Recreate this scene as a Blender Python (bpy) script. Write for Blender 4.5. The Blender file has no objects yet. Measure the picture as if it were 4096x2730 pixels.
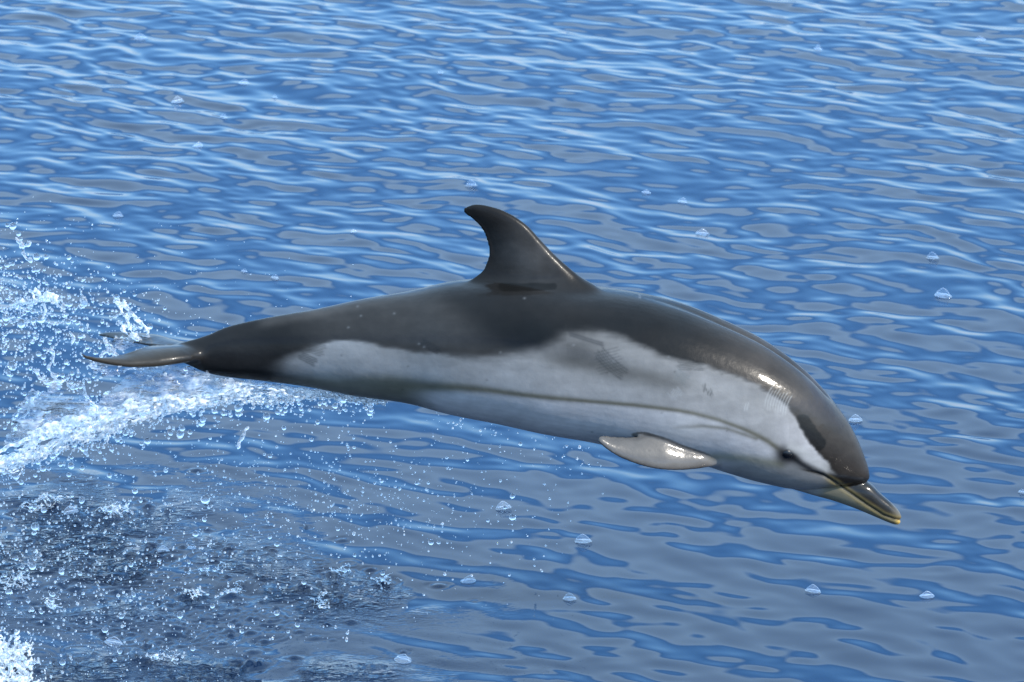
import bpy, bmesh, math, random
import numpy as np
from mathutils import Vector, Matrix

random.seed(7)
rng = np.random.default_rng(7)
scene = bpy.context.scene
COL = scene.collection

# ------------------------------------------------------------------ camera
PITCH = math.radians(18.0)
DIST = 10.0                      # camera to dolphin
FOCAL = 144.0
HC = 0.76 + DIST * math.sin(PITCH)
CAM = np.array([0.0, -DIST * math.cos(PITCH), HC])
cam_d = bpy.data.cameras.new('camera')
cam_d.lens = FOCAL
cam_d.sensor_width = 36.0
cam_d.clip_start = 0.1
cam_d.clip_end = 6000.0
cam_d.dof.use_dof = True
cam_d.dof.focus_distance = DIST
cam_d.dof.aperture_fstop = 11.0
cam = bpy.data.objects.new('camera', cam_d)
cam.location = CAM
cam.rotation_euler = (math.pi / 2 - PITCH, 0, 0)
COL.objects.link(cam)
scene.camera = cam

# ------------------------------------------------------------------ sun and sky
SUN_DIR = Vector((0.77, -0.36, 0.55)).normalized()
SUN_EL = math.asin(SUN_DIR.z)
SUN_AZ = math.atan2(SUN_DIR.x, SUN_DIR.y)
sun_d = bpy.data.lights.new('sun', 'SUN')
sun_d.energy = 3.4
sun_d.angle = math.radians(0.55)
sun_d.color = (1.0, 0.93, 0.82)
sun = bpy.data.objects.new('sun', sun_d)
sun.rotation_euler = SUN_DIR.to_track_quat('Z', 'Y').to_euler()
COL.objects.link(sun)

world = bpy.data.worlds.new('World')
scene.world = world
world.use_nodes = True
wn, wl = world.node_tree.nodes, world.node_tree.links
wn.clear()


def N(nodes, typ, **kw):
    n = nodes.new(typ)
    for k, v in kw.items():
        if isinstance(k, str) and hasattr(n, k):
            setattr(n, k, v)
    return n


def setin(n, **kw):
    for k, v in kw.items():
        n.inputs[k.replace('_', ' ')].default_value = v
    return n


SKY_STRENGTH = 0.15
CLOUD_EL = 20.3                   # lower edge of the thin high cloud deck, degrees
out = wn.new('ShaderNodeOutputWorld')
bg = wn.new('ShaderNodeBackground')
bg.inputs['Strength'].default_value = SKY_STRENGTH
sky = wn.new('ShaderNodeTexSky')
sky.sky_type = 'NISHITA'
sky.sun_disc = False
sky.sun_elevation = SUN_EL
sky.sun_rotation = SUN_AZ
sky.altitude = 0
sky.air_density = 1.0
sky.dust_density = 0.6
sky.ozone_density = 2.5
hsv = wn.new('ShaderNodeHueSaturation')
hsv.inputs['Saturation'].default_value = 1.20
hsv.inputs['Value'].default_value = 1.42
tc = wn.new('ShaderNodeTexCoord')
sep = wn.new('ShaderNodeSeparateXYZ')
nz = wn.new('ShaderNodeTexNoise')
nz.inputs['Scale'].default_value = 3.2
nz.inputs['Detail'].default_value = 4.0
nz.inputs['Roughness'].default_value = 0.5
ma = wn.new('ShaderNodeMath'); ma.operation = 'MULTIPLY_ADD'     # z + noise * k
ma.inputs[1].default_value = 0.16
mr = wn.new('ShaderNodeMapRange'); mr.interpolation_type = 'SMOOTHSTEP'
zc = math.sin(math.radians(CLOUD_EL)) + 0.08
mr.inputs['From Min'].default_value = zc - 0.018
mr.inputs['From Max'].default_value = zc + 0.028
nz2 = wn.new('ShaderNodeTexNoise')
nz2.inputs['Scale'].default_value = 2.0
nz2.inputs['Detail'].default_value = 3.0
cr = wn.new('ShaderNodeValToRGB')
CLOUD_A = (3.4, 5.4, 8.0, 1)
CLOUD_B = (4.3, 6.6, 9.4, 1)
cr.color_ramp.elements[0].position = 0.35
cr.color_ramp.elements[1].position = 0.65
cr.color_ramp.elements[0].color = CLOUD_A
cr.color_ramp.elements[1].color = CLOUD_B
mix = wn.new('ShaderNodeMix'); mix.data_type = 'RGBA'
wl.new(tc.outputs['Generated'], sep.inputs[0])
wl.new(tc.outputs['Generated'], nz.inputs['Vector'])
wl.new(tc.outputs['Generated'], nz2.inputs['Vector'])
wl.new(nz.outputs['Fac'], ma.inputs[0])
wl.new(sep.outputs['Z'], ma.inputs[2])
wl.new(ma.outputs[0], mr.inputs['Value'])
wl.new(nz2.outputs['Fac'], cr.inputs['Fac'])
wl.new(sky.outputs[0], hsv.inputs['Color'])
wl.new(mr.outputs['Result'], mix.inputs[0])
tint = wn.new('ShaderNodeVectorMath'); tint.operation = 'MULTIPLY'
tint.inputs[1].default_value = (0.82, 0.97, 1.12)
wl.new(hsv.outputs[0], tint.inputs[0])
haze_w = wn.new('ShaderNodeMapRange'); haze_w.interpolation_type = 'SMOOTHSTEP'
haze_w.inputs['From Min'].default_value = 0.21
haze_w.inputs['From Max'].default_value = 0.01
haze_w.inputs['To Max'].default_value = 0.92
wl.new(sep.outputs['Z'], haze_w.inputs['Value'])
haze_mix = wn.new('ShaderNodeMix'); haze_mix.data_type = 'RGBA'
haze_mix.inputs[7].default_value = (3.5, 4.7, 6.6, 1)
wl.new(haze_w.outputs[0], haze_mix.inputs[0])
wl.new(tint.outputs[0], haze_mix.inputs[6])
wl.new(haze_mix.outputs[2], mix.inputs[6])
wl.new(cr.outputs['Color'], mix.inputs[7])
wl.new(mix.outputs[2], bg.inputs['Color'])
wl.new(bg.outputs[0], out.inputs['Surface'])

vs = scene.view_settings
vs.view_transform = 'Standard'
vs.look = 'None'
vs.gamma = 1.0
vs.exposure = 1.0
vs.use_curve_mapping = False
scene.cycles.max_bounces = 12
scene.cycles.diffuse_bounces = 3
scene.cycles.glossy_bounces = 4
scene.cycles.transmission_bounces = 10
scene.cycles.transparent_max_bounces = 16
scene.cycles.sample_clamp_indirect = 6.0
scene.cycles.blur_glossy = 0.3

# ------------------------------------------------------------------ helpers
TW = 4096.0
SC = 36.0 / FOCAL / TW
Fv = np.array([0, math.cos(PITCH), -math.sin(PITCH)])
Uv = np.array([0, math.sin(PITCH), math.cos(PITCH)])
Rv = np.array([1.0, 0, 0])


def ray(px, py):
    px = np.asarray(px, float); py = np.asarray(py, float)
    u = (px - 2048.0) * SC
    v = (1365.0 - py) * SC
    return Fv + u[..., None] * Rv + v[..., None] * Uv


def P(px, py, y=0.0):
    """point on the vertical plane Y = y seen along a sight line"""
    d = ray(px, py)
    t = (np.asarray(y, float) - CAM[1]) / d[..., 1]
    return CAM + d * t[..., None]


def Wp(px, py):
    """point on the mean water level"""
    d = ray(px, py)
    t = -CAM[2] / d[..., 2]
    return CAM + d * t[..., None]


def hash3(ix, iy, iz, seed):
    h = (ix.astype(np.int64) * 374761393 + iy.astype(np.int64) * 668265263 + iz.astype(np.int64) * 2147483647 + seed * 974634777) & 0xFFFFFFFF
    h = ((h ^ (h >> 13)) * 1274126177) & 0xFFFFFFFF
    h = (h ^ (h >> 16)) & 0xFFFFFFFF
    return h / 4294967295.0


def vnoise(x, y, z=0.0, seed=0):
    x, y, z = np.broadcast_arrays(np.asarray(x, float), np.asarray(y, float), np.asarray(z, float))
    ix, iy, iz = np.floor(x), np.floor(y), np.floor(z)
    fx, fy, fz = x - ix, y - iy, z - iz
    fx = fx * fx * fx * (fx * (fx * 6 - 15) + 10)
    fy = fy * fy * fy * (fy * (fy * 6 - 15) + 10)
    fz = fz * fz * fz * (fz * (fz * 6 - 15) + 10)
    ix, iy, iz = ix.astype(np.int64), iy.astype(np.int64), iz.astype(np.int64)
    r = 0
    for a in (0, 1):
        for b in (0, 1):
            for c in (0, 1):
                w = (fx if a else 1 - fx) * (fy if b else 1 - fy) * (fz if c else 1 - fz)
                r = r + w * hash3(ix + a, iy + b, iz + c, seed)
    return r * 2 - 1


def fbm(x, y, z=0.0, seed=0, octv=4, gain=0.5):
    r, a, f, n = 0, 1.0, 1.0, 0
    for k in range(octv):
        r = r + a * vnoise(x * f, y * f, np.asarray(z) * f, seed + k)
        n += a; a *= gain; f *= 2.03
    return r / n


def sstep(a, b, x):
    t = np.clip((np.asarray(x, float) - a) / (b - a), 0, 1)
    return t * t * (3 - 2 * t)


def mesh_from(name, verts, faces, smooth=True):
    me = bpy.data.meshes.new(name)
    verts = np.asarray(verts, np.float32)
    faces = np.asarray(faces, np.int32)
    nf, k = faces.shape
    me.vertices.add(len(verts)); me.vertices.foreach_set('co', verts.ravel())
    me.loops.add(nf * k); me.loops.foreach_set('vertex_index', faces.ravel())
    me.polygons.add(nf)
    me.polygons.foreach_set('loop_start', np.arange(nf, dtype=np.int32) * k)
    me.polygons.foreach_set('loop_total', np.full(nf, k, np.int32))
    if smooth:
        me.polygons.foreach_set('use_smooth', np.ones(nf, bool))
    me.update(calc_edges=True)
    me.validate()
    return me


def link(name, me, mat=None, parent=None, label=None, cat=None, group=None, kind=None):
    o = bpy.data.objects.new(name, me)
    COL.objects.link(o)
    if mat is not None and not me.materials:
        me.materials.append(mat)
    if parent is not None:
        o.parent = parent
    if label: o['label'] = label
    if cat: o['category'] = cat
    if group: o['group'] = group
    if kind: o['kind'] = kind
    return o


def new_mat(name):
    m = bpy.data.materials.new(name)
    m.use_nodes = True
    nt = m.node_tree
    nt.nodes.clear()
    o = nt.nodes.new('ShaderNodeOutputMaterial')
    return m, nt.nodes, nt.links, o


# ------------------------------------------------------------------ materials
def mat_sea():
    m, n, l, o = new_mat('sea_water')
    p = n.new('ShaderNodeBsdfPrincipled')
    p.inputs['Base Color'].default_value = (0.0020, 0.010, 0.030, 1)
    p.inputs['IOR'].default_value = 1.34
    p.inputs['Roughness'].default_value = 0.03
    at = n.new('ShaderNodeAttribute'); at.attribute_name = 'chop'
    tc = n.new('ShaderNodeTexCoord')
    mp = n.new('ShaderNodeMapping'); mp.inputs['Scale'].default_value = (0.8, 1.3, 1.0)
    nz = n.new('ShaderNodeTexNoise')
    nz.inputs['Scale'].default_value = 34.0
    nz.inputs['Detail'].default_value = 3.0
    nz.inputs['Roughness'].default_value = 0.55
    mu = n.new('ShaderNodeMath'); mu.operation = 'MULTIPLY'
    b = n.new('ShaderNodeBump')
    b.inputs['Distance'].default_value = 0.040
    b.inputs['Strength'].default_value = 1.0
    l.new(tc.outputs['Object'], mp.inputs[0])
    l.new(mp.outputs[0], nz.inputs['Vector'])
    l.new(nz.outputs['Fac'], mu.inputs[0]); l.new(at.outputs['Fac'], mu.inputs[1])
    l.new(mu.outputs[0], b.inputs['Height'])
    l.new(b.outputs[0], p.inputs['Normal'])
    l.new(p.outputs[0], o.inputs['Surface'])
    return m


def mat_skin():
    m, n, l, o = new_mat('dolphin_skin')
    p = n.new('ShaderNodeBsdfPrincipled')
    at = n.new('ShaderNodeAttribute'); at.attribute_name = 'pigment'
    tc = n.new('ShaderNodeTexCoord')
    n1 = n.new('ShaderNodeTexNoise'); n1.inputs['Scale'].default_value = 34; n1.inputs['Detail'].default_value = 5
    mp = n.new('ShaderNodeMapping'); mp.inputs['Scale'].default_value = (9, 30, 34)
    n2 = n.new('ShaderNodeTexNoise'); n2.inputs['Scale'].default_value = 1.0; n2.inputs['Detail'].default_value = 4
    m1 = n.new('ShaderNodeMapRange'); m1.inputs['To Min'].default_value = 0.90; m1.inputs['To Max'].default_value = 1.10
    m1.inputs['From Min'].default_value = 0.25; m1.inputs['From Max'].default_value = 0.75
    m2 = n.new('ShaderNodeMapRange'); m2.inputs['To Min'].default_value = 0.90; m2.inputs['To Max'].default_value = 1.10
    m2.inputs['From Min'].default_value = 0.25; m2.inputs['From Max'].default_value = 0.75
    mu = n.new('ShaderNodeMath'); mu.operation = 'MULTIPLY'
    vm = n.new('ShaderNodeVectorMath'); vm.operation = 'SCALE'
    l.new(tc.outputs['Object'], n1.inputs['Vector'])
    l.new(tc.outputs['Object'], mp.inputs[0]); l.new(mp.outputs[0], n2.inputs['Vector'])
    l.new(n1.outputs['Fac'], m1.inputs['Value']); l.new(n2.outputs['Fac'], m2.inputs['Value'])
    l.new(m1.outputs[0], mu.inputs[0]); l.new(m2.outputs[0], mu.inputs[1])
    l.new(at.outputs['Color'], vm.inputs[0]); l.new(mu.outputs[0], vm.inputs['Scale'])
    l.new(vm.outputs[0], p.inputs['Base Color'])
    p.inputs['Roughness'].default_value = 0.33
    p.inputs['Specular IOR Level'].default_value = 0.08
    aw = n.new('ShaderNodeAttribute'); aw.attribute_name = 'wet'
    l.new(aw.outputs['Fac'], p.inputs['Coat Weight'])
    p.inputs['Coat Roughness'].default_value = 0.11
    p.inputs['Coat IOR'].default_value = 1.33
    n3 = n.new('ShaderNodeTexNoise'); n3.inputs['Scale'].default_value = 55; n3.inputs['Detail'].default_value = 4
    b = n.new('ShaderNodeBump'); b.inputs['Distance'].default_value = 0.0022; b.inputs['Strength'].default_value = 0.35
    l.new(tc.outputs['Object'], n3.inputs['Vector'])
    l.new(n3.outputs['Fac'], b.inputs['Height'])
    l.new(b.outputs[0], p.inputs['Normal']); l.new(b.outputs[0], p.inputs['Coat Normal'])
    l.new(p.outputs[0], o.inputs['Surface'])
    return m


def mat_plain(name, col, rough, ior=1.4):
    m, n, l, o = new_mat(name)
    p = n.new('ShaderNodeBsdfPrincipled')
    nz = n.new('ShaderNodeTexNoise'); nz.inputs['Scale'].default_value = 60
    mr = n.new('ShaderNodeMapRange'); mr.inputs['To Min'].default_value = rough * 0.7; mr.inputs['To Max'].default_value = rough * 1.3
    l.new(nz.outputs['Fac'], mr.inputs['Value']); l.new(mr.outputs[0], p.inputs['Roughness'])
    p.inputs['Base Color'].default_value = (*col, 1)
    p.inputs['IOR'].default_value = ior
    l.new(p.outputs[0], o.inputs['Surface'])
    return m


M_SEA = mat_sea()
M_SKIN = mat_skin()
M_EYE = mat_plain('eye_black', (0.003, 0.003, 0.004), 0.28)

# ------------------------------------------------------------------ sea surface


def axis(dense, far_lo, far_hi):
    """dense = list of (start, end, step); grows geometrically beyond"""
    c = []
    for a, b, s in dense:
        n = int(round((b - a) / s))
        c += list(a + (b - a) * np.arange(n) / n)
    c.append(dense[-1][1])
    s = dense[-1][2]; v = c[-1]
    while v < far_hi:
        s *= 1.22; v += s; c.append(v)
    s = dense[0][2]; v = c[0]; lo = []
    while v > far_lo:
        s *= 1.22; v -= s; lo.append(v)
    return np.array(lo[::-1] + c)


gx = axis([(-2.5, -1.75, 0.0095), (-1.75, 0.15, 0.0055), (0.15, 2.5, 0.0095)], -1500, 1500)
gy = axis([(-0.75, 1.3, 0.0065), (1.3, 8.0, 0.0100)], -1500, 3500)
X, Y = np.meshgrid(gx, gy)
sx = np.gradient(gx)[None, :] + 0 * Y
sy = np.gradient(gy)[:, None] + 0 * X
SP = np.maximum(sx, sy)

# calm and ruffled areas
mod = 0.92 + 0.42 * fbm(X * 0.42 + 3.1, Y * 0.30 + 1.7, 0, 11, 3)
def wm(cx, cy, rx, ry):
    c = Wp(cx, cy)
    return np.exp(-(((X - c[0]) / rx) ** 2 + ((Y - c[1]) / ry) ** 2))


# a slick of calmer water ahead of the animal, a breeze on the far side
mod = mod - 0.42 * wm(3300, 2300, 0.75, 0.55) - 0.22 * wm(3700, 1500, 0.6, 0.8) - 0.25 * wm(1500, 1700, 0.6, 0.4) + 0.18 * wm(900, 500, 1.2, 1.5)
px_eq = np.clip(mod, 0.35, 1.5)
wx = X + 0.08 * fbm(X * 1.6, Y * 1.6, 0, 21, 3)
wy = Y + 0.08 * fbm(X * 1.6 + 9, Y * 1.6, 0, 22, 3)
Z = np.zeros_like(X)
NW = 130
MEAN = math.radians(52)
for k in range(NW):
    f = (k + rng.random()) / NW
    lam = 0.045 * (1.3 / 0.045) ** f
    th = MEAN + rng.normal(0, math.radians(27))
    slope = 0.0136 * math.exp(-((math.log(lam / 0.165)) / 0.85) ** 2) + 0.0031
    amp = slope * lam / (2 * math.pi)
    kk = 2 * math.pi / lam
    ph = rng.random() * 6.283
    att = np.clip((lam / SP - 3) / 3, 0, 1)
    short = np.clip(px_eq, 0.3, 1.6) if lam < 0.5 else 1.0
    Z += att * short * amp * np.sin(kk * (wx * math.cos(th) + wy * math.sin(th)) + ph)
near_att = np.clip((0.05 - SP) / 0.03, 0, 1)


def blob_mask(cx, cy, rx, ry):
    c = Wp(cx, cy)
    return np.exp(-(((X - c[0]) / rx) ** 2 + ((Y - c[1]) / ry) ** 2))


# water disturbed where the animal left the sea
chop = 1.0 * blob_mask(150, 2150, 0.34, 0.30) + 0.9 * blob_mask(480, 2330, 0.38, 0.16) + 0.6 * blob_mask(1050, 2400, 0.32, 0.14) \
    + 0.9 * blob_mask(250, 2700, 0.45, 0.10) + 0.8 * blob_mask(950, 2690, 0.32, 0.07)
chop = np.clip(1.9 * chop, 0, 1.4) * sstep(0.25, 0.62, 0.5 + 0.75 * fbm(X * 5, Y * 4, 0, 31, 3)) * near_att
Z += chop * (0.0022 * fbm(X * 16, Y * 22, 0, 41, 3) + 0.0012 * fbm(X * 42, Y * 55, 0, 45, 2))
# small humps and craters thrown up by falling water, and rings
hump_rng = np.random.default_rng(5)
HUMPS = [(1315, 2290, 0.045, 0.022), (1528, 2325, 0.045, 0.020), (1210, 2355, 0.05, 0.018), (1265, 2420, 0.05, 0.02), (1240, 2445, 0.04, 0.016),
         (920, 2385, 0.06, 0.02), (770, 2380, 0.06, 0.02), (640, 2430, 0.05, 0.016), (1120, 2510, 0.03, 0.014), (1000, 2530, 0.03, 0.014), (1410, 2490, 0.04, 0.010),
         (560, 2640, 0.05, 0.02), (700, 2530, 0.04, 0.016), (410, 2060, 0.08, 0.022), (300, 2080, 0.10, 0.025), (200, 2010, 0.08, 0.02), (100, 2040, 0.07, 0.025),
         (590, 2025, 0.03, 0.014), (830, 2115, 0.03, 0.012), (1090, 2200, 0.03, 0.012), (660, 2230, 0.05, 0.018), (930, 2670, 0.06, 0.02), (1020, 2650, 0.06, 0.02), (850, 2700, 0.07, 0.02),
         (180, 2430, 0.07, 0.02), (1480, 2275, 0.03, 0.012)]
HUMPS = [(a_, b_, r_ * 0.55, h_ * 0.40) for a_, b_, r_, h_ in HUMPS]
for k in range(330):
    HUMPS.append((hump_rng.normal(560, 430), hump_rng.normal(2380, 190), 0.009 + 0.012 * hump_rng.random() ** 2, 0.0015 + 0.004 * hump_rng.random()))
for hx, hy, r, h in HUMPS:
    c = Wp(hx, hy)
    i0, i1 = np.searchsorted(gx, [c[0] - 4 * r, c[0] + 4 * r]); j0, j1 = np.searchsorted(gy, [c[1] - 4 * r, c[1] + 4 * r])
    sl = (slice(j0, j1), slice(i0, i1))
    dx, dy = X[sl] - c[0], (Y[sl] - c[1]) * 1.5
    ww = 0.35 * r * fbm(X[sl] * 40, Y[sl] * 40, 0, int(hx) % 97, 2)
    d = np.hypot(dx, dy) + ww
    Z[sl] += near_att[sl] * h * (np.exp(-(d / (0.75 * r)) ** 2) - 0.45 * np.exp(-((d - 1.5 * r) / (0.6 * r)) ** 2)) * (1 + 0.6 * fbm(X[sl] * 60, Y[sl] * 60, 0, 77, 2))
RINGS = [(1397, 2253, 0.022), (1575, 2373, 0.030), (1480, 2372, 0.022), (985, 2225, 0.025), (1010, 2225, 0.045), (355, 2485, 0.035), (355, 2485, 0.06), (490, 2545, 0.035),
         (490, 2545, 0.06), (720, 2525, 0.03), (870, 2560, 0.03), (1085, 2470, 0.035), (1085, 2470, 0.055), (1420, 2720, 0.03), (780, 2610, 0.025), (800, 2540, 0.05), (320, 2605, 0.04), (640, 2700, 0.03)]
for k in range(60):
    RINGS.append((hump_rng.normal(700, 420), hump_rng.normal(2450, 150), 0.012 + 0.045 * hump_rng.random()))
for hx, hy, r in RINGS:
    c = Wp(hx, hy)
    i0, i1 = np.searchsorted(gx, [c[0] - 2 * r - .03, c[0] + 2 * r + .03]); j0, j1 = np.searchsorted(gy, [c[1] - 2 * r - .03, c[1] + 2 * r + .03])
    sl = (slice(j0, j1), slice(i0, i1))
    d = np.hypot(X[sl] - c[0], Y[sl] - c[1])
    Z[sl] += near_att[sl] * 0.0016 * np.cos((d - r) * 2 * math.pi / 0.020) * np.exp(-((d - r) / 0.013) ** 2)
ZSEA = Z
ny, nx = X.shape
V = np.stack([X, Y, Z], -1).reshape(-1, 3)
idx = np.arange(ny * nx).reshape(ny, nx)
Fq = np.stack([idx[:-1, :-1], idx[:-1, 1:], idx[1:, 1:], idx[1:, :-1]], -1).reshape(-1, 4)
me = mesh_from('sea_water', V, Fq)
a = me.attributes.new('chop', 'FLOAT', 'POINT')
a.data.foreach_set('value', chop.ravel().astype(np.float32))
sea = link('sea_water', me, M_SEA, label='rippled blue sea surface reflecting sky and grey cloud', kind='structure')


def sea_z(x, y):
    i = min(max(int(np.searchsorted(gx, x)), 1), nx - 1); j = min(max(int(np.searchsorted(gy, y)), 1), ny - 1)
    return float(ZSEA[j, i])


# ------------------------------------------------------------------ dolphin
def catmull(A, n_per):
    A = np.asarray(A, float)
    Q = np.vstack([2 * A[0] - A[1], A, 2 * A[-1] - A[-2]])
    res = []
    for i in range(1, len(Q) - 2):
        p0, p1, p2, p3 = Q[i - 1], Q[i], Q[i + 1], Q[i + 2]
        for t in np.arange(n_per) / n_per:
            res.append(0.5 * ((2 * p1) + (-p0 + p2) * t + (2 * p0 - 5 * p1 + 4 * p2 - p3) * t * t + (-p0 + 3 * p1 - 3 * p2 + p3) * t ** 3))
    res.append(A[-1])
    return np.array(res)


def rings_to_mesh(R):
    """R: (n, m, 3) closed rings -> verts, quads/tris with caps"""
    n, m, _ = R.shape
    V = R.reshape(-1, 3)
    f = []
    for i in range(n - 1):
        for j in range(m):
            k = (j + 1) % m
            f.append((i * m + j, i * m + k, (i + 1) * m + k, (i + 1) * m + j))
    V = np.vstack([V, R[0].mean(0), R[-1].mean(0)])
    c0, c1 = n * m, n * m + 1
    for j in range(m):
        k = (j + 1) % m
        f.append((c0, k, j)); f.append((c1, (n - 1) * m + j, (n - 1) * m + k))
    return V, f


def body_loft(st, nper=6, m=72, notch=None):
    S = catmull(st, nper)
    R = []
    cs, sn = math.cos(PITCH), math.sin(PITCH)
    for row in S:
        tx, ty, bx, by, ratio, ex = row[:6]
        T = P(tx, ty); B = P(bx, by)
        c = (T + B) / 2
        h = (T - B) / 2
        H = np.linalg.norm(h)
        up = h / max(H, 1e-9)
        aa = H / math.sqrt(1 + (ratio * math.tan(PITCH)) ** 2)
        bb = H * ratio
        ph = np.arange(m) / m * 2 * math.pi
        co, si = np.cos(ph), np.sin(ph)
        rr = (np.abs(co) ** ex + np.abs(si) ** ex) ** (-1 / ex)
        v = aa * rr * si
        w = bb * rr * co
        if notch is not None:
            dep = notch(tx)
            v = v - dep * np.exp(-((ph - math.pi / 2) / 0.10) ** 2)
        R.append(c + v[:, None] * up + w[:, None] * np.array([0, 1.0, 0]))
    return rings_to_mesh(np.array(R))


ST = [  # top x, y, bottom x, y, width ratio, section exponent
    (640, 1392, 650, 1424, 0.9, 2.0),
    (690, 1381, 690, 1440, 0.80, 2.0),
    (745, 1365, 740, 1456, 0.62, 1.9),
    (830, 1340, 815, 1489, 0.48, 1.8),
    (920, 1304, 905, 1509, 0.45, 1.8),
    (1085, 1267, 1065, 1527, 0.52, 1.85),
    (1268, 1235, 1240, 1551, 0.60, 1.9),
    (1446, 1197, 1424, 1586, 0.68, 2.0),
    (1625, 1167, 1625, 1612, 0.76, 2.1),
    (1815, 1126, 1800, 1656, 0.80, 2.15),
    (2000, 1112, 1990, 1692, 0.83, 2.2),
    (2200, 1122, 2170, 1731, 0.85, 2.2),
    (2421, 1152, 2360, 1764, 0.86, 2.2),
    (2600, 1182, 2500, 1795, 0.86, 2.2),
    (2764, 1227, 2650, 1825, 0.86, 2.2),
    (2955, 1307, 2790, 1852, 0.86, 2.2),
    (3083, 1375, 2890, 1883, 0.85, 2.2),
    (3210, 1468, 2985, 1912, 0.84, 2.2),
    (3306, 1564, 3065, 1933, 0.82, 2.15),
    (3389, 1672, 3135, 1948, 0.80, 2.1),
    (3440, 1768, 3190, 1950, 0.78, 2.1),
    (3470, 1850, 3250, 1945, 0.75, 2.1),
    (3480, 1893, 3310, 1940, 0.70, 2.1),
    (3479, 1912, 3350, 1936, 0.62, 2.1),
    (3468, 1924, 3390, 1934, 0.45, 2.0),
]
notch_f = lambda x: float(0.010 * sstep(2500, 2900, x) * (1 - sstep(3290, 3350, x)))
parts = [body_loft(ST, notch=notch_f)]
BK = [
    (3130, 1850, 3090, 1938, 0.95, 2.0),
    (3200, 1872, 3165, 1956, 0.95, 2.0),
    (3300, 1893, 3255, 1982, 0.92, 2.1),
    (3390, 1905, 3335, 2004, 0.86, 2.2),
    (3473, 1927, 3420, 2034, 0.78, 2.3),
    (3530, 1979, 3487, 2062, 0.80, 2.3),
    (3574, 2018, 3545, 2087, 0.84, 2.3),
    (3596, 2044, 3576, 2098, 0.85, 2.2),
    (3605, 2062, 3592, 2099, 0.85, 2.1),
    (3607, 2074, 3601, 2092, 0.80, 2.0),
]
parts.append(body_loft(BK, m=48))


def fin_loft(LE, TE, thick, nc=26, nper=5):
    """LE, TE: (n,3) edge points; thick: (n,) full thickness"""
    S = catmull(np.hstack([LE, TE, np.asarray(thick)[:, None]]), nper)
    n = len(S)
    c = 0.5 - 0.5 * np.cos(np.linspace(0, math.pi, nc))
    prof = 2.6 * (np.sqrt(c) * (1 - c) * 0.92) / 1.0
    prof = prof / prof.max()
    R = []
    for i in range(n):
        le, te, t = S[i, :3], S[i, 3:6], S[i, 6]
        a = S[max(i - 1, 0)]; b = S[min(i + 1, n - 1)]
        span = (b[:3] + b[3:6] - a[:3] - a[3:6]) / 2
        ch = te - le
        nrm = np.cross(ch, span); nrm /= max(np.linalg.norm(nrm), 1e-9)
        mid = le + c[:, None] * ch
        off = np.maximum(0.5 * t * prof, 0.0028)
        off[0] *= 0.3; off[-1] *= 0.5
        up = mid + off[:, None] * nrm
        dn = mid - off[:, None] * nrm
        R.append(np.vstack([up, dn[::-1]]))
    return rings_to_mesh(np.array(R))


dl = [(2421, 1180), (2385, 1142), (2338, 1117), (2293, 1085), (2248, 1047), (2204, 1005), (2159, 957), (2115, 909), (2070, 874), (2019, 846), (1974, 830), (1930, 820), (1897, 818)]
dt = [(1830, 1165), (1885, 1109), (1925, 1081), (1945, 1051), (1955, 1018), (1953, 985), (1940, 941), (1918, 904), (1893, 879), (1868, 862), (1856, 852), (1852, 843), (1857, 832)]
th = [0.11, 0.075, 0.058, 0.050, 0.045, 0.040, 0.035, 0.030, 0.026, 0.022, 0.018, 0.014, 0.010]
parts.append(fin_loft(np.array([P(*p) for p in dl]), np.array([P(*p) for p in dt]), th))

# flukes
nl = [(850, 1428, -0.012), (800, 1434, -0.035), (741, 1444, -0.065), (652, 1460, -0.10), (585, 1466, -0.13), (518, 1466, -0.16), (451, 1458, -0.19), (393, 1445, -0.215), (350, 1431, -0.235), (326, 1420, -0.246)]
ntr = [(660, 1385, 0.0), (630, 1384, -0.015), (600, 1386, -0.035), (565, 1393, -0.07), (536, 1404, -0.10), (490, 1419, -0.13), (440, 1429, -0.17), (385, 1433, -0.205), (345, 1427, -0.232), (323, 1417, -0.247)]
tf = [0.036, 0.034, 0.031, 0.027, 0.023, 0.019, 0.016, 0.013, 0.010, 0.007]
parts.append(fin_loft(np.array([P(*p) for p in nl]), np.array([P(*p) for p in ntr]), tf))
fl = [(850, 1410, 0.012), (790, 1402, 0.035), (735, 1386, 0.06), (690, 1368, 0.085), (645, 1352, 0.115), (594, 1343, 0.15), (530, 1336, 0.18), (470, 1333, 0.21), (420, 1336, 0.232), (396, 1340, 0.243)]
ft = [(660, 1385, 0.0), (630, 1382, 0.012), (600, 1379, 0.03), (570, 1376, 0.055), (540, 1371, 0.08), (515, 1366, 0.11), (480, 1360, 0.145), (440, 1351, 0.19), (408, 1344, 0.222), (393, 1341, 0.244)]
parts.append(fin_loft(np.array([P(*p) for p in fl]), np.array([P(*p) for p in ft]), tf))

# pectoral fins
pl = [(2935, 1846, -0.045), (2885, 1862, -0.092), (2815, 1873, -0.126), (2731, 1881, -0.152), (2657, 1880, -0.172), (2598, 1871, -0.182), (2538, 1854, -0.19), (2478, 1829, -0.195), (2434, 1802, -0.198), (2404, 1777, -0.198), (2391, 1760, -0.196)]
pt = [(2885, 1790, -0.06), (2835, 1800, -0.088), (2785, 1784, -0.108), (2717, 1757, -0.120), (2672, 1737, -0.128), (2640, 1728, -0.132), (2600, 1733, -0.14), (2538, 1749, -0.155), (2464, 1749, -0.17), (2419, 1744, -0.182), (2396, 1748, -0.19)]
tp = [0.055, 0.042, 0.031, 0.024, 0.022, 0.020, 0.018, 0.015, 0.012, 0.009, 0.007]
PL = np.array([P(*p) for p in pl]); PT = np.array([P(*p) for p in pt])
parts.append(fin_loft(PL, PT, tp))
mir = np.array([1, -1, 1.0])
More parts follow.
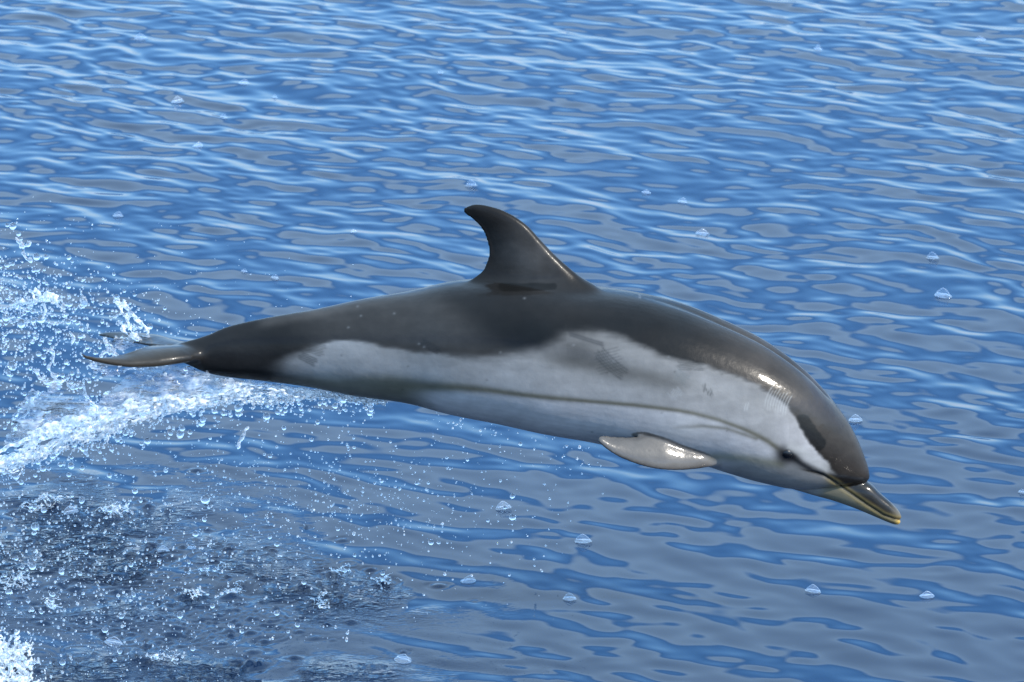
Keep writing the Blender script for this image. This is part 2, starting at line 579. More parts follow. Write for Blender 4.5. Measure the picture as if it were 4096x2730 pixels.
parts.append(fin_loft(PT * mir, PL * mir, tp))

bm = bmesh.new()
for V0, F0 in parts:
    vs_ = [bm.verts.new(v) for v in V0]
    for f in F0:
        try:
            bm.faces.new([vs_[i] for i in f])
        except ValueError:
            pass
bmesh.ops.recalc_face_normals(bm, faces=bm.faces)
raw = bpy.data.meshes.new('raw'); bm.to_mesh(raw); bm.free()


def remeshed(mesh, voxel, smooth_it, name):
    tmp = bpy.data.objects.new('tmp', mesh)
    COL.objects.link(tmp)
    md = tmp.modifiers.new('r', 'REMESH'); md.mode = 'VOXEL'; md.voxel_size = voxel; md.adaptivity = 0
    if smooth_it:
        s = tmp.modifiers.new('s', 'SMOOTH'); s.factor = 0.5; s.iterations = smooth_it
    dg = bpy.context.evaluated_depsgraph_get()
    out = bpy.data.meshes.new_from_object(tmp.evaluated_get(dg))
    out.name = name
    bpy.data.objects.remove(tmp)
    bpy.data.meshes.remove(mesh)
    return out


dm = remeshed(raw, 0.0032, 5, 'dolphin')
nv = len(dm.vertices)
co = np.empty(nv * 3, np.float32); dm.vertices.foreach_get('co', co); co = co.reshape(-1, 3).astype(float)
no = np.empty(nv * 3, np.float32); dm.vertices.foreach_get('normal', no); no = no.reshape(-1, 3).astype(float)

# fair the fin roots into the body
ed = np.empty(len(dm.edges) * 2, np.int32); dm.edges.foreach_get('vertices', ed); ed = ed.reshape(-1, 2)
deg = np.bincount(ed.ravel(), minlength=nv).astype(float)
FZ = 0.0
base_fin = np.array([P(1860, 1120), P(2000, 1128), P(2200, 1135), P(2400, 1155)])
zb = np.interp(co[:, 0], base_fin[:, 0], base_fin[:, 2])
w_s = np.exp(-((co[:, 2] - zb) / 0.028) ** 2) * sstep(base_fin[0, 0] - 0.03, base_fin[0, 0] + 0.02, co[:, 0]) * sstep(base_fin[-1, 0] + 0.05, base_fin[-1, 0] - 0.01, co[:, 0])
fr_ = P(800, 1418)
w_s = np.maximum(w_s, 0.8 * np.exp(-(((co[:, 0] - fr_[0]) / 0.035) ** 2 + ((co[:, 2] - fr_[2]) / 0.03) ** 2)) * (np.abs(co[:, 1]) < 0.05))
pr_ = P(2875, 1832, -0.07)
w_s = np.maximum(w_s, 0.8 * np.exp(-(((co[:, 0] - pr_[0]) / 0.03) ** 2 + ((co[:, 2] - pr_[2]) / 0.03) ** 2)) * (np.abs(co[:, 1]) > 0.04))
for it in range(60):
    acc = np.zeros_like(co)
    for k in range(3):
        acc[:, k] = np.bincount(ed[:, 0], co[ed[:, 1], k], nv) + np.bincount(ed[:, 1], co[ed[:, 0], k], nv)
    co += (acc / deg[:, None] - co) * (0.55 * w_s)[:, None]
dm.vertices.foreach_set('co', co.astype(np.float32).ravel()); dm.update()
no = np.empty(nv * 3, np.float32); dm.vertices.foreach_get('normal', no); no = no.reshape(-1, 3).astype(float)

# side-view coordinates of each skin point (same on both flanks)
zz = co[:, 2] - np.abs(co[:, 1]) * math.tan(PITCH)
# invert P() on the plane y=0
dvec = np.stack([co[:, 0], np.zeros(nv), zz], -1) - CAM
depth = dvec @ Fv
qx = 2048 + (dvec @ Rv) / depth / SC
qy = 1365 - (dvec @ Uv) / depth / SC
ay = np.abs(co[:, 1])


def polyd(pts, x=None, y=None):
    """distance to a polyline and the parameter along it"""
    x = qx if x is None else x; y = qy if y is None else y
    best = np.full(x.shape, 1e9); par = np.zeros(x.shape)
    n = len(pts) - 1
    for i in range(n):
        (x0, y0), (x1, y1) = pts[i][:2], pts[i + 1][:2]
        dx, dy = x1 - x0, y1 - y0
        t = np.clip(((x - x0) * dx + (y - y0) * dy) / (dx * dx + dy * dy), 0, 1)
        d = np.hypot(x - x0 - t * dx, y - y0 - t * dy)
        m_ = d < best
        best = np.where(m_, d, best); par = np.where(m_, (i + t) / n, par)
    return best, par


MOUTH = [(3178, 1868), (3223, 1880), (3257, 1889), (3288, 1900), (3343, 1934), (3394, 1969), (3463, 2017), (3532, 2061), (3574, 2076), (3612, 2081)]
dmo, pmo = polyd(MOUTH)
groove = np.exp(-(dmo / 5.5) ** 2) * 0.0040 * sstep(3200, 3290, qx)
co2 = co - no * groove[:, None]
# soft folds above the flipper and along the flank
CREASE = [(3172, 1906), (3288, 1900), (3381, 1909), (3473, 1926)]
dm.vertices.foreach_set('co', co2.astype(np.float32).ravel())

n_big = fbm(co[:, 0] * 9, co[:, 2] * 14, ay * 14, 3, 4)
n_str = fbm(co[:, 0] * 22, co[:, 2] * 90, ay * 60, 9, 3)


def mixc(c, col, w):
    w = np.clip(w, 0, 1)[:, None]
    return c * (1 - w) + np.array(col)[None, :] * w


jx = qx + 10 * n_big
jy = qy + 9 * n_big + 7 * n_str
BELLY = (0.265, 0.255, 0.255)
FLANK = (0.190, 0.183, 0.178)
CAPE = (0.0085, 0.0076, 0.0070)
OLIVE = (0.074, 0.068, 0.050)
C = np.tile(np.array(BELLY), (nv, 1))
# flank above the lateral stripe
SX = [1300, 1424, 1625, 1700, 1828, 1955, 2083, 2210, 2338, 2529, 2700, 2764, 2859, 2955, 3006, 3057, 3095, 3130]
SY = [1545, 1556, 1545, 1546, 1548, 1559, 1576, 1590, 1601, 1617, 1638, 1650, 1675, 1710, 1733, 1761, 1788, 1810]
SH = [40, 42, 34, 27, 20, 14, 12, 11, 9, 9, 9, 9, 9, 9.5, 11, 13, 15, 18]
sy_ = np.interp(qx, SX, SY); sh_ = np.interp(qx, SX, SH)
C = mixc(C, FLANK, sstep(10, -10, qy - sy_) * sstep(3180, 3040, qx))
# rear under-flank is olive grey
C = mixc(C, (0.092, 0.088, 0.073), sstep(1478, 1535, jy) * sstep(1740, 1580, jx - 0.6 * (qy - 1545)))
C = mixc(C, OLIVE, np.exp(-((qy - sy_) / sh_) ** 2 * 0.9) * sstep(1380, 1650, qx) * sstep(3150, 3080, qx) * 0.95)
C = mixc(C, (0.150, 0.145, 0.140), sstep(2850, 2950, qx) * sstep(1830, 1870, qy - 0.0 * qx))
C = mixc(C, (0.30, 0.29, 0.28), np.exp(-((qx - 2730) / 110) ** 2 - ((qy - 1715) / 45) ** 2) * 0.6)  # bright wet highlight on the chest, painted into the pigment
# second fine stripe
ds, ps = polyd([(2640, 1712), (2700, 1704), (2796, 1699), (2891, 1709), (2968, 1735), (3010, 1750)])
C = mixc(C, OLIVE, np.exp(-(ds / 8) ** 2) * sstep(0, 0.5, ps) * 0.7)
# eye to flipper band
ds, ps = polyd([(2825, 1826), (2880, 1822), (2960, 1828), (3040, 1842), (3110, 1850)])
C = mixc(C, (0.12, 0.115, 0.082), np.exp(-(ds / 20) ** 2) * 0.75)
# smoky grey area under the pale blaze
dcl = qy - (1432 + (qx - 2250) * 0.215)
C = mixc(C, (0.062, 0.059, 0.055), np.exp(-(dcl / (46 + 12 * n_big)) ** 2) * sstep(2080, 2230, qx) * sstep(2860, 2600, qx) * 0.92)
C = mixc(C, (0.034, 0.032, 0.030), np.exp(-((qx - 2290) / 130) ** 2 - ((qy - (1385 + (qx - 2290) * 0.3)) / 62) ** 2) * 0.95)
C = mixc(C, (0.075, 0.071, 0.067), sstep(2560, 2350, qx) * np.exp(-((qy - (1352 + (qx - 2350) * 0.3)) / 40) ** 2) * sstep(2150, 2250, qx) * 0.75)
# dark cape
KX = [880, 1000, 1080, 1180, 1250, 1290, 1330, 1380, 1450, 1520, 1600, 1700, 1760, 1850, 1950, 2083, 2160, 2210, 2264, 2340, 2412, 2497, 2570, 2625, 2676, 2731, 2816, 2891, 2955, 3032, 3095, 3140, 3172, 3197, 3229, 3261, 3299, 3325, 3345, 3420, 3480, 3700]
KY = [1700, 1560, 1480, 1425, 1395, 1376, 1364, 1359, 1361, 1376, 1396, 1405, 1412, 1424, 1420, 1406, 1392, 1368, 1330, 1326, 1336, 1361, 1394, 1420, 1441, 1451, 1464, 1490, 1513, 1548, 1583, 1621, 1672, 1723, 1774, 1812, 1846, 1878, 1900, 1912, 1922, 1990]
ky = np.interp(qx, KX, KY)
soft = np.interp(qx, [900, 1150, 1300, 1700, 1900, 2000, 2200, 2290, 2450, 2700, 3000, 3150, 3300], [60, 34, 14, 15, 26, 38, 44, 36, 24, 18, 14, 10, 8])
slope_k = np.gradient(np.interp(np.arange(0, 4096.0), KX, KY))
sk = np.interp(qx, np.arange(0, 4096.0), slope_k)
dist_k = (jy + (n_str * 5) - ky) / np.sqrt(1 + sk ** 2)
capew = sstep(1, -1, dist_k / soft)
C = mixc(C, (0.098, 0.093, 0.089), np.exp(-(np.maximum(dist_k, 0) / 62) ** 2) * sstep(1300, 1700, qx) * sstep(3260, 3120, qx) * (0.62 + 0.2 * n_big))
C = mixc(C, CAPE, capew)
# tone changes inside the cape
diag = qx + 26 * n_big - (1835 + (qy - 1250) * 1.25)
C = mixc(C, (0.028, 0.0255, 0.0235), capew * sstep(95, -95, diag) * sstep(1080, 1380, qx) * (0.85 + 0.35 * n_big) * sstep(1105, 1180, qy - 0.0 * qx + 0.1 * np.maximum(0, 1900 - qx)))
C = mixc(C, (0.050, 0.045, 0.041), capew * np.exp(-((qy - np.interp(qx, [700, 920, 1085, 1268, 1625, 1815], [1400, 1325, 1288, 1256, 1188, 1150])) / 20) ** 2) * sstep(1000, 1080, qx) * sstep(1700, 1200, qx) * 0.7)
C = mixc(C, (0.0030, 0.0030, 0.0031), capew * np.exp(-((qx - 2130 + 0.5 * (1335 - qy)) / 170) ** 2 - ((qy - 1340) / 80) ** 2))
C = mixc(C, (0.0060, 0.0055, 0.0052), capew * np.exp(-((qx - 2480) / 200) ** 2 - ((qy - 1290) / 60) ** 2) * 0.8)
C = mixc(C, (0.032, 0.0265, 0.0225), capew * sstep(2700, 3050, qx) * sstep(3420, 3250, qx) * sstep(1900, 1700, qy) * (0.75 + 0.4 * n_big))
C = mixc(C, (0.023, 0.0195, 0.017), capew * sstep(3250, 3380, qx))
C = mixc(C, (0.056, 0.053, 0.051), np.exp(-((qx - 2090 - (qy - 1000) * 0.35) / 110) ** 2 - ((qy - 1035) / 85) ** 2) * (0.85 + 0.9 * n_big))
C = mixc(C, (0.011, 0.0105, 0.010), sstep(-6, 6, 1104 - qy) * np.exp(-((qx - 1890) / 60) ** 2) * 0.7)
# dark wet patches
WP = [(3172, 1668), (3200, 1690), (3235, 1708), (3262, 1722), (3290, 1738), (3305, 1760)]
ds, ps = polyd([(3195, 1690), (3225, 1730), (3258, 1768)])
C = mixc(C, (0.0075, 0.007, 0.0065), sstep(38, 30, ds + 14 * n_big + 6 * n_str) * capew)
ds, ps = polyd([(2010, 1149), (2110, 1152), (2215, 1148)])
C = mixc(C, (0.006, 0.0055, 0.005), sstep(19, 13, ds + 7 * n_big + 4 * n_str))
# tail stock and flukes
C = mixc(C, (0.014, 0.013, 0.0125), sstep(1260, 990, jx + 0.9 * (1450 - jy)))
C = mixc(C, (0.005, 0.005, 0.005), np.exp(-((qy - (1482 + (qx - 850) * 0.055)) / 14) ** 2) * sstep(760, 830, qx) * sstep(1180, 980, qx))
C = mixc(C, (0.026, 0.0225, 0.018), sstep(760, 690, qx) * (0.8 + 0.5 * n_big))
# eye patch and streak to the gape
ds, ps = polyd([(3134, 1812), (3160, 1828), (3195, 1852), (3235, 1876), (3275, 1893), (3340, 1902), (3470, 1922)])
ew = np.interp(ps, [0, 0.2, 0.5, 1.0], [34, 19, 13, 8])
C = mixc(C, (0.014, 0.015, 0.017), np.exp(-(ds / ew) ** 2))
C = mixc(C, (0.006, 0.006, 0.007), np.exp(-(((qx - 3137) / 52) ** 2 + ((qy - 1814) / 38) ** 2) ** 1.5))
# bright brow between streak and cape
ds, ps = polyd([(3150, 1780), (3190, 1800), (3235, 1838), (3285, 1872)])
C = mixc(C, (0.29, 0.28, 0.27), np.exp(-(ds / 22) ** 2) * (1 - capew) * 0.8 * sstep(10, 24, polyd([(3134, 1812), (3195, 1852), (3275, 1893)])[0]))
# beak
mline = np.interp(qx, [p[0] for p in MOUTH], [p[1] for p in MOUTH])
bk = sstep(3240, 3290, qx) * sstep(-4, 4, qy - np.interp(qx, [3200, 3288, 3381, 3473, 3476, 3700], [1885, 1899, 1909, 1926, 1800, 1800]))
upper = bk * sstep(3, -3, qy - mline)
lower = sstep(3255, 3320, qx + 0.4 * (qy - 1950)) * sstep(-3, 3, qy - mline)
C = mixc(C, (0.009, 0.0075, 0.006), upper)
C = mixc(C, (0.115, 0.102, 0.068), lower * 0.9)
C = mixc(C, (0.065, 0.056, 0.038), lower * sstep(3380, 3540, qx) * 0.7)
C = mixc(C, (0.10, 0.080, 0.050), upper * sstep(3550, 3600, qx) * 0.8)
C = mixc(C, (0.13, 0.098, 0.040), np.exp(-((dmo - 9) / 7) ** 2) * sstep(3270, 3330, qx) * 0.8)
C = mixc(C, (0.42, 0.27, 0.06), lower * sstep(3570, 3600, qx) * 0.9)
C = mixc(C, (0.012, 0.010, 0.008), np.exp(-(dmo / 3.6) ** 2) * sstep(3170, 3230, qx))
# flipper: pale grey with dark rim
pf = (ay > 0.06) & (qx > 2370) & (qx < 2860)
pa = np.array([(p[0], p[1]) for p in pl]); pb = np.array([(p[0], p[1]) for p in pt])
poly = [tuple(p) for p in pa] + [tuple(p) for p in pb[::-1]]


def inside(poly, x, y):
    r = np.zeros(x.shape, bool)
    n = len(poly)
    for i in range(n):
        x0, y0 = poly[i]; x1, y1 = poly[(i + 1) % n]
        if y0 == y1: continue
        c_ = ((y0 > y) != (y1 > y)) & (x < (x1 - x0) * (y - y0) / (y1 - y0) + x0)
        r ^= c_
    return r


# distance from the flipper's own mid-plane decides membership
mid_pl = np.interp(qx, [2391, 2478, 2598, 2731, 2850], [0.192, 0.17, 0.152, 0.132, 0.075])
fw = inside(poly, qx, qy) & (ay > mid_pl - 0.045)
de, _ = polyd([tuple(p) for p in pa])
dte, _ = polyd([tuple(p) for p in pb[2:]])
fcol = np.tile(np.array((0.092, 0.083, 0.075)), (nv, 1))
fcol = mixc(fcol, (0.04, 0.036, 0.032), np.exp(-(de / 12) ** 2) * 0.8)
fcol = mixc(fcol, (0.045, 0.041, 0.038), np.exp(-(dte / 10) ** 2) * 0.8)
fcol = mixc(fcol, (0.075, 0.070, 0.066), sstep(2560, 2420, qx) * 0.7)
from mathutils.kdtree import KDTree
fvv = np.vstack([parts[-2][0], parts[-1][0]])
kd = KDTree(len(fvv))
for i_, v_ in enumerate(fvv): kd.insert(v_, i_)
kd.balance()
fwt = np.zeros(nv)
for i_ in np.where((qx > 2360) & (qx < 2880) & (qy > 1690) & (qy < 1910) & (ay > 0.05))[0]:
    fwt[i_] = kd.find(co[i_])[2]
cand = fwt > 0
fwt = np.where(cand, sstep(0.0125, 0.0085, fwt), 0) * sstep(2900, 2800, qx)
C = C * (1 - fwt[:, None]) + fcol * fwt[:, None]


# tooth rake marks: parallel scratches
def rake(p0, p1, n, gap, width, col, amt, bend=0.0):
    global C
    p0 = np.array(p0, float); p1 = np.array(p1, float)
    d = (p1 - p0); L = np.hypot(*d); d /= L; q = np.array([-d[1], d[0]])
    u = (qx - p0[0]) * d[0] + (qy - p0[1]) * d[1]
    v = (qx - p0[0]) * q[0] + (qy - p0[1]) * q[1] + bend * ((u / L - 0.5) ** 2) * L
    for k in range(n):
        c_ = (k - (n - 1) / 2) * gap
        s = 6 * math.sin(k * 2.1)
        C = mixc(C, col, np.exp(-((v - c_) / width) ** 2) * sstep(-8 + s, 6 + s, u) * sstep(L + 8 + s, L - 6 + s, u) * amt * 0.7)


DK = (0.02, 0.021, 0.021)
rake((2385, 1410), (2485, 1500), 5, 11, 4.0, DK, 0.75, 0.15)
rake((2380, 1455), (2475, 1430), 8, 12, 3.5, DK, 0.45)
rake((1690, 1370), (1760, 1405), 4, 8, 4.0, (0.012, 0.012, 0.013), 0.9)
rake((1205, 1420), (1268, 1452), 4, 9, 4.5, (0.03, 0.032, 0.033), 0.85)
rake((2272, 1336), (2405, 1378), 2, 9, 5.0, (0.02, 0.02, 0.022), 0.8)
rake((2700, 1462), (2800, 1466), 5, 7, 3.0, DK, 0.6)
rake((2803, 1533), (2806, 1560), 2, 8, 3.0, DK, 0.8)
rake((2822, 1555), (2830, 1580), 3, 8, 3.0, DK, 0.8)
rake((3108, 1565), (3080, 1640), 9, 11, 2.6, (0.30, 0.30, 0.29), 0.45, 0.3)
rake((2975, 1608), (2968, 1636), 2, 9, 3.0, (0.34, 0.34, 0.33), 0.5)
rake((2690, 1490), (2735, 1520), 5, 9, 3.5, (0.08, 0.09, 0.09), 0.5)
rake((2680, 1560), (2700, 1585), 6, 9, 3.5, (0.30, 0.30, 0.30), 0.4)
# fringed edge of the dark tail patch
rake((1240, 1385), (1300, 1405), 6, 9, 4.0, DK, 0.6)
# pores and scars
for k in range(60):
    x0 = random.uniform(1100, 3400); y0 = random.uniform(1150, 1800)
    C = mixc(C, (0.16, 0.16, 0.16) if random.random() < .5 else (0.01, 0.01, 0.01), np.exp(-(((qx - x0) / 5) ** 2 + ((qy - y0) / 4) ** 2)) * 0.35)
bh = np.exp(-((qx - 3342) / 13) ** 2 - (co[:, 1] / 0.013) ** 2) * (no[:, 2] > 0.2)
C = mixc(C, (0.004, 0.004, 0.004), bh)
C = np.clip(C, 0.003, 0.9)
mott = 1 + (0.30 * fbm(co[:, 0] * 7, co[:, 2] * 11, ay * 11, 61, 4) + 0.14 * fbm(co[:, 0] * 30, co[:, 2] * 60, ay * 60, 62, 3)) * (0.35 + 0.65 * capew)
mott *= 1 + 0.07 * fbm(co[:, 0] * 5, co[:, 2] * 75, ay * 50, 63, 3)
C = np.clip(C * mott[:, None], 0.003, 0.9)
wet = 0.20 + 0.45 * np.maximum(upper, lower) + 0.40 * fwt + 0.30 * np.exp(-((qx - 3200) / 130) ** 2 - ((qy - 1620) / 110) ** 2) + 0.15 * sstep(850, 700, qx) + 0.12 * fbm(co[:, 0] * 12, co[:, 2] * 16, ay * 16, 64, 3)
wet *= 1 - 0.8 * sstep(1125, 1095, qy) * sstep(1820, 1850, qx) * sstep(2450, 2400, qx)
wa = dm.attributes.new('wet', 'FLOAT', 'POINT'); wa.data.foreach_set('value', np.clip(wet, 0.02, 1).astype(np.float32))
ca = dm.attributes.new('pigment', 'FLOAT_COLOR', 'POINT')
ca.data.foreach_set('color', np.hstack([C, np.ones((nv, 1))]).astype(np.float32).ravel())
dm.polygons.foreach_set('use_smooth', np.ones(len(dm.polygons), bool))
dm.materials.clear()
dm.update()
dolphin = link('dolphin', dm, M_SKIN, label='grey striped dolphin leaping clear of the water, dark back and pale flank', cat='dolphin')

# eyes: find the skin at the eye's place on each flank
for sgn in (-1, 1):
    mk = np.where((np.hypot(qx - 3133, qy - 1812) < 10) & (co[:, 1] * sgn > 0.02))[0]
    if len(mk):
        c = co2[mk].mean(0); nn = no[mk].mean(0); nn /= np.linalg.norm(nn)
        b = bmesh.new()
        bmesh.ops.create_uvsphere(b, u_segments=24, v_segments=16, radius=0.018)
        em = bpy.data.meshes.new('eye'); b.to_mesh(em); b.free()
        for p_ in em.polygons: p_.use_smooth = True
        e = link('eye', em, M_EYE, dolphin, label='black glossy eye')
        e.scale = (1.25, 1.0, 0.9)
        e.rotation_euler = (0, math.radians(25), 0)
        e.location = c - nn * 0.0142


# ------------------------------------------------------------------ water in the air
def mat_drop():
    m, n, l, o = new_mat('clear_water')
    g = n.new('ShaderNodeBsdfGlass')
    g.inputs['IOR'].default_value = 1.333
    g.inputs['Roughness'].default_value = 0.04
    g.inputs['Color'].default_value = (0.97, 0.985, 1.0, 1)
    tr = n.new('ShaderNodeBsdfTranslucent'); tr.inputs['Color'].default_value = (0.85, 0.9, 0.95, 1)
    nz = n.new('ShaderNodeTexNoise'); nz.inputs['Scale'].default_value = 25
    tc = n.new('ShaderNodeTexCoord'); l.new(tc.outputs['Object'], nz.inputs['Vector'])
    mr = n.new('ShaderNodeMapRange'); mr.inputs['To Min'].default_value = 0.02; mr.inputs['To Max'].default_value = 0.16
    l.new(nz.outputs['Fac'], mr.inputs['Value'])
    mx = n.new('ShaderNodeMixShader')
    l.new(mr.outputs[0], mx.inputs[0])
    l.new(g.outputs[0], mx.inputs[1]); l.new(tr.outputs[0], mx.inputs[2])
    l.new(mx.outputs[0], o.inputs['Surface'])
    return m


def mat_froth(lo, hi, name, sc=130):
    """broken water: clear water mixed with white, for aerated water and painted-in sun glints"""
    m, n, l, o = new_mat(name)
    g = n.new('ShaderNodeBsdfGlass')
    g.inputs['IOR'].default_value = 1.333
    g.inputs['Roughness'].default_value = 0.06
    g.inputs['Color'].default_value = (0.94, 0.975, 1.0, 1)
    d = n.new('ShaderNodeBsdfPrincipled')
    d.inputs['Base Color'].default_value = (0.93, 0.94, 0.95, 1)
    d.inputs['Roughness'].default_value = 0.25
    tr = n.new('ShaderNodeBsdfTranslucent'); tr.inputs['Color'].default_value = (0.93, 0.94, 0.95, 1)
    m2 = n.new('ShaderNodeMixShader'); m2.inputs[0].default_value = 0.45
    l.new(d.outputs[0], m2.inputs[1]); l.new(tr.outputs[0], m2.inputs[2])
    tc = n.new('ShaderNodeTexCoord')
    nz = n.new('ShaderNodeTexNoise'); nz.inputs['Scale'].default_value = sc; nz.inputs['Detail'].default_value = 5
    l.new(tc.outputs['Object'], nz.inputs['Vector'])
    mr = n.new('ShaderNodeMapRange'); mr.inputs['From Min'].default_value = 0.38; mr.inputs['From Max'].default_value = 0.62
    mr.inputs['To Min'].default_value = lo; mr.inputs['To Max'].default_value = hi
    l.new(nz.outputs['Fac'], mr.inputs['Value'])
    mx = n.new('ShaderNodeMixShader')
    l.new(mr.outputs[0], mx.inputs[0]); l.new(g.outputs[0], mx.inputs[1]); l.new(m2.outputs[0], mx.inputs[2])
    l.new(mx.outputs[0], o.inputs['Surface'])
    return m


def mat_film(name, white, scale, stretch, clear=0.75, tint=(0.90, 0.95, 1.0), relief=0.8):
    """a single torn film of water or clear jelly"""
    m, n, l, o = new_mat(name)
    tp = n.new('ShaderNodeBsdfTransparent'); tp.inputs['Color'].default_value = (*tint, 1)
    gl = n.new('ShaderNodeBsdfGlossy'); gl.inputs['Roughness'].default_value = 0.08
    df = n.new('ShaderNodeBsdfDiffuse'); df.inputs['Color'].default_value = (0.8, 0.86, 0.93, 1)
    tr = n.new('ShaderNodeBsdfTranslucent'); tr.inputs['Color'].default_value = (0.8, 0.86, 0.93, 1)
    tc = n.new('ShaderNodeTexCoord')
    mp = n.new('ShaderNodeMapping'); mp.inputs['Scale'].default_value = stretch
    mp.inputs['Rotation'].default_value = (0, math.radians(-28), 0)
    nz = n.new('ShaderNodeTexNoise'); nz.inputs['Scale'].default_value = scale; nz.inputs['Detail'].default_value = 4
    l.new(tc.outputs['Object'], mp.inputs[0]); l.new(mp.outputs[0], nz.inputs['Vector'])
    b = n.new('ShaderNodeBump'); b.inputs['Distance'].default_value = 0.02 if relief > 0.2 else 0.0006; b.inputs['Strength'].default_value = relief
    l.new(nz.outputs['Fac'], b.inputs['Height'])
    fr = n.new('ShaderNodeFresnel'); fr.inputs['IOR'].default_value = 1.33
    l.new(b.outputs[0], gl.inputs['Normal']); l.new(b.outputs[0], fr.inputs['Normal']); l.new(b.outputs[0], df.inputs['Normal'])
    mw = n.new('ShaderNodeMixShader'); mw.inputs[0].default_value = 0.5
    l.new(df.outputs[0], mw.inputs[1]); l.new(tr.outputs[0], mw.inputs[2])
    mr = n.new('ShaderNodeMapRange'); mr.inputs['From Min'].default_value = 0.42; mr.inputs['From Max'].default_value = 0.72
    mr.inputs['To Min'].default_value = 1 - clear - white * 0.5; mr.inputs['To Max'].default_value = min(1 - clear + white, 1)
    l.new(nz.outputs['Fac'], mr.inputs['Value'])
    m1 = n.new('ShaderNodeMixShader')
    l.new(mr.outputs[0], m1.inputs[0]); l.new(tp.outputs[0], m1.inputs[1]); l.new(mw.outputs[0], m1.inputs[2])
    m2 = n.new('ShaderNodeMixShader')
    if relief > 0.2:
        l.new(fr.outputs[0], m2.inputs[0])
    else:                          # closed thin body: the same reflection from inside and outside
        lw = n.new('ShaderNodeLayerWeight')
        pw = n.new('ShaderNodeMath'); pw.operation = 'POWER'; pw.inputs[1].default_value = 4.0
        sc_ = n.new('ShaderNodeMath'); sc_.operation = 'MULTIPLY_ADD'; sc_.inputs[1].default_value = 0.55; sc_.inputs[2].default_value = 0.025
        l.new(lw.outputs['Facing'], pw.inputs[0]); l.new(pw.outputs[0], sc_.inputs[0]); l.new(sc_.outputs[0], m2.inputs[0])
    l.new(m1.outputs[0], m2.inputs[1]); l.new(gl.outputs[0], m2.inputs[2])
    l.new(m2.outputs[0], o.inputs['Surface'])
    return m


M_DROP = mat_drop()
M_STRAND = mat_froth(0.0, 0.38, 'splash_water')
M_SPRAY = mat_froth(0.02, 0.32, 'spray_water')  # white share painted in for sun glints on the droplets
M_FROTH = mat_froth(0.0, 0.74, 'white_froth', 75)
M_FILM = mat_film('water_film', 0.35, 22, (1, 1, 3.5), 0.72)
M_JELLY = mat_film('clear_jelly', 0.04, 30, (1, 1, 1), 0.93, (0.95, 0.975, 1.0), 0.15)
M_RIM = mat_film('jelly_rim', 0.25, 60, (1, 1, 1), 0.55, relief=0.15)

PXM = SC * DIST                    # metres per photo pixel near the dolphin


def ico(sub):
    b = bmesh.new()
    bmesh.ops.create_icosphere(b, subdivisions=sub, radius=1.0)
    v = np.array([x.co[:] for x in b.verts]); f = np.array([[q.index for q in p.verts] for p in b.faces])
    b.free()
    return v, f


ICO1, ICO2, ICO3 = ico(1), ico(2), ico(3)


def spheres_mesh(name, pts, rad, tmpl, stretch=None):
    v, f = tmpl
    n = len(pts)
    VV = v[None] * np.asarray(rad)[:, None, None]
    if stretch is not None:
        VV = VV * np.asarray(stretch)[:, None, :]
    VV = (VV + np.asarray(pts)[:, None, :]).reshape(-1, 3)
    FF = (f[None] + (np.arange(n) * len(v))[:, None, None]).reshape(-1, 3)
    return mesh_from(name, VV, FF)


def chain(pts3, r0, r1, n=None, wob=0.004, beads=0.5):
    """blobs strung along a path: stringy water with beads and necks"""
    pts3 = np.asarray(pts3, float)
    S = catmull(pts3, 12) if len(pts3) > 2 else pts3[0] + (pts3[-1] - pts3[0]) * np.linspace(0, 1, 14)[:, None]
    L = np.sum(np.linalg.norm(np.diff(S, axis=0), axis=1))
    n = n or max(4, int(L / (0.55 * (r0 + r1) / 2)))
    t = np.linspace(0, len(S) - 1, n)
    Q = np.stack([np.interp(t, np.arange(len(S)), S[:, k]) for k in range(3)], -1)
    sd = rng.random() * 100
    u = np.linspace(0, L * 90, n)
    Q = Q + wob * np.stack([vnoise(u, sd, 0, 1), vnoise(u, sd, 0, 2), vnoise(u, sd, 0, 3)], -1)
    r = np.linspace(r0, r1, n) * (1 + beads * vnoise(u * 1.3, sd, 5, 4))
    return Q, np.maximum(r, 0.0012)


def in_poly(poly, n):
    poly = np.asarray(poly, float)
    lo, hi = poly.min(0), poly.max(0)
    outp = []
    while len(outp) < n:
        q = lo + (hi - lo) * rng.random((n * 3, 2))
        k = inside([tuple(p) for p in poly], q[:, 0], q[:, 1])
        outp += list(q[k])
    return np.array(outp[:n])


def one_piece(me):
    n = len(me.vertices)
    e = np.empty(len(me.edges) * 2, np.int32); me.edges.foreach_get('vertices', e)
    par = list(range(n))
    def find(a):
        while par[a] != a:
            par[a] = par[par[a]]; a = par[a]
        return a
    el = e.tolist()
    for i in range(0, len(el), 2):
        a, b = find(el[i]), find(el[i + 1])
        if a != b: par[a] = b
    root = np.array([find(i) for i in range(n)])
    ids, cnt = np.unique(root, return_counts=True)
    if len(ids) < 2: return
    keep = ids[np.argmax(cnt)]
    b = bmesh.new(); b.from_mesh(me)
    b.verts.ensure_lookup_table()
    bmesh.ops.delete(b, geom=[b.verts[i] for i in np.where(root != keep)[0]], context='VERTS')
    b.to_mesh(me); b.free()


def liquid(name, blobs, voxel, mat, smooth_it=2, whole=False, **kw):
    Q = np.vstack([b[0] for b in blobs]); r = np.concatenate([b[1] for b in blobs])
    me = spheres_mesh('raw', Q, r, ICO1)
    me = remeshed(me, voxel, smooth_it, name)
    if whole:
        one_piece(me)
    me.polygons.foreach_set('use_smooth', np.ones(len(me.polygons), bool))
    me.materials.clear()
    return link(name, me, mat, **kw)


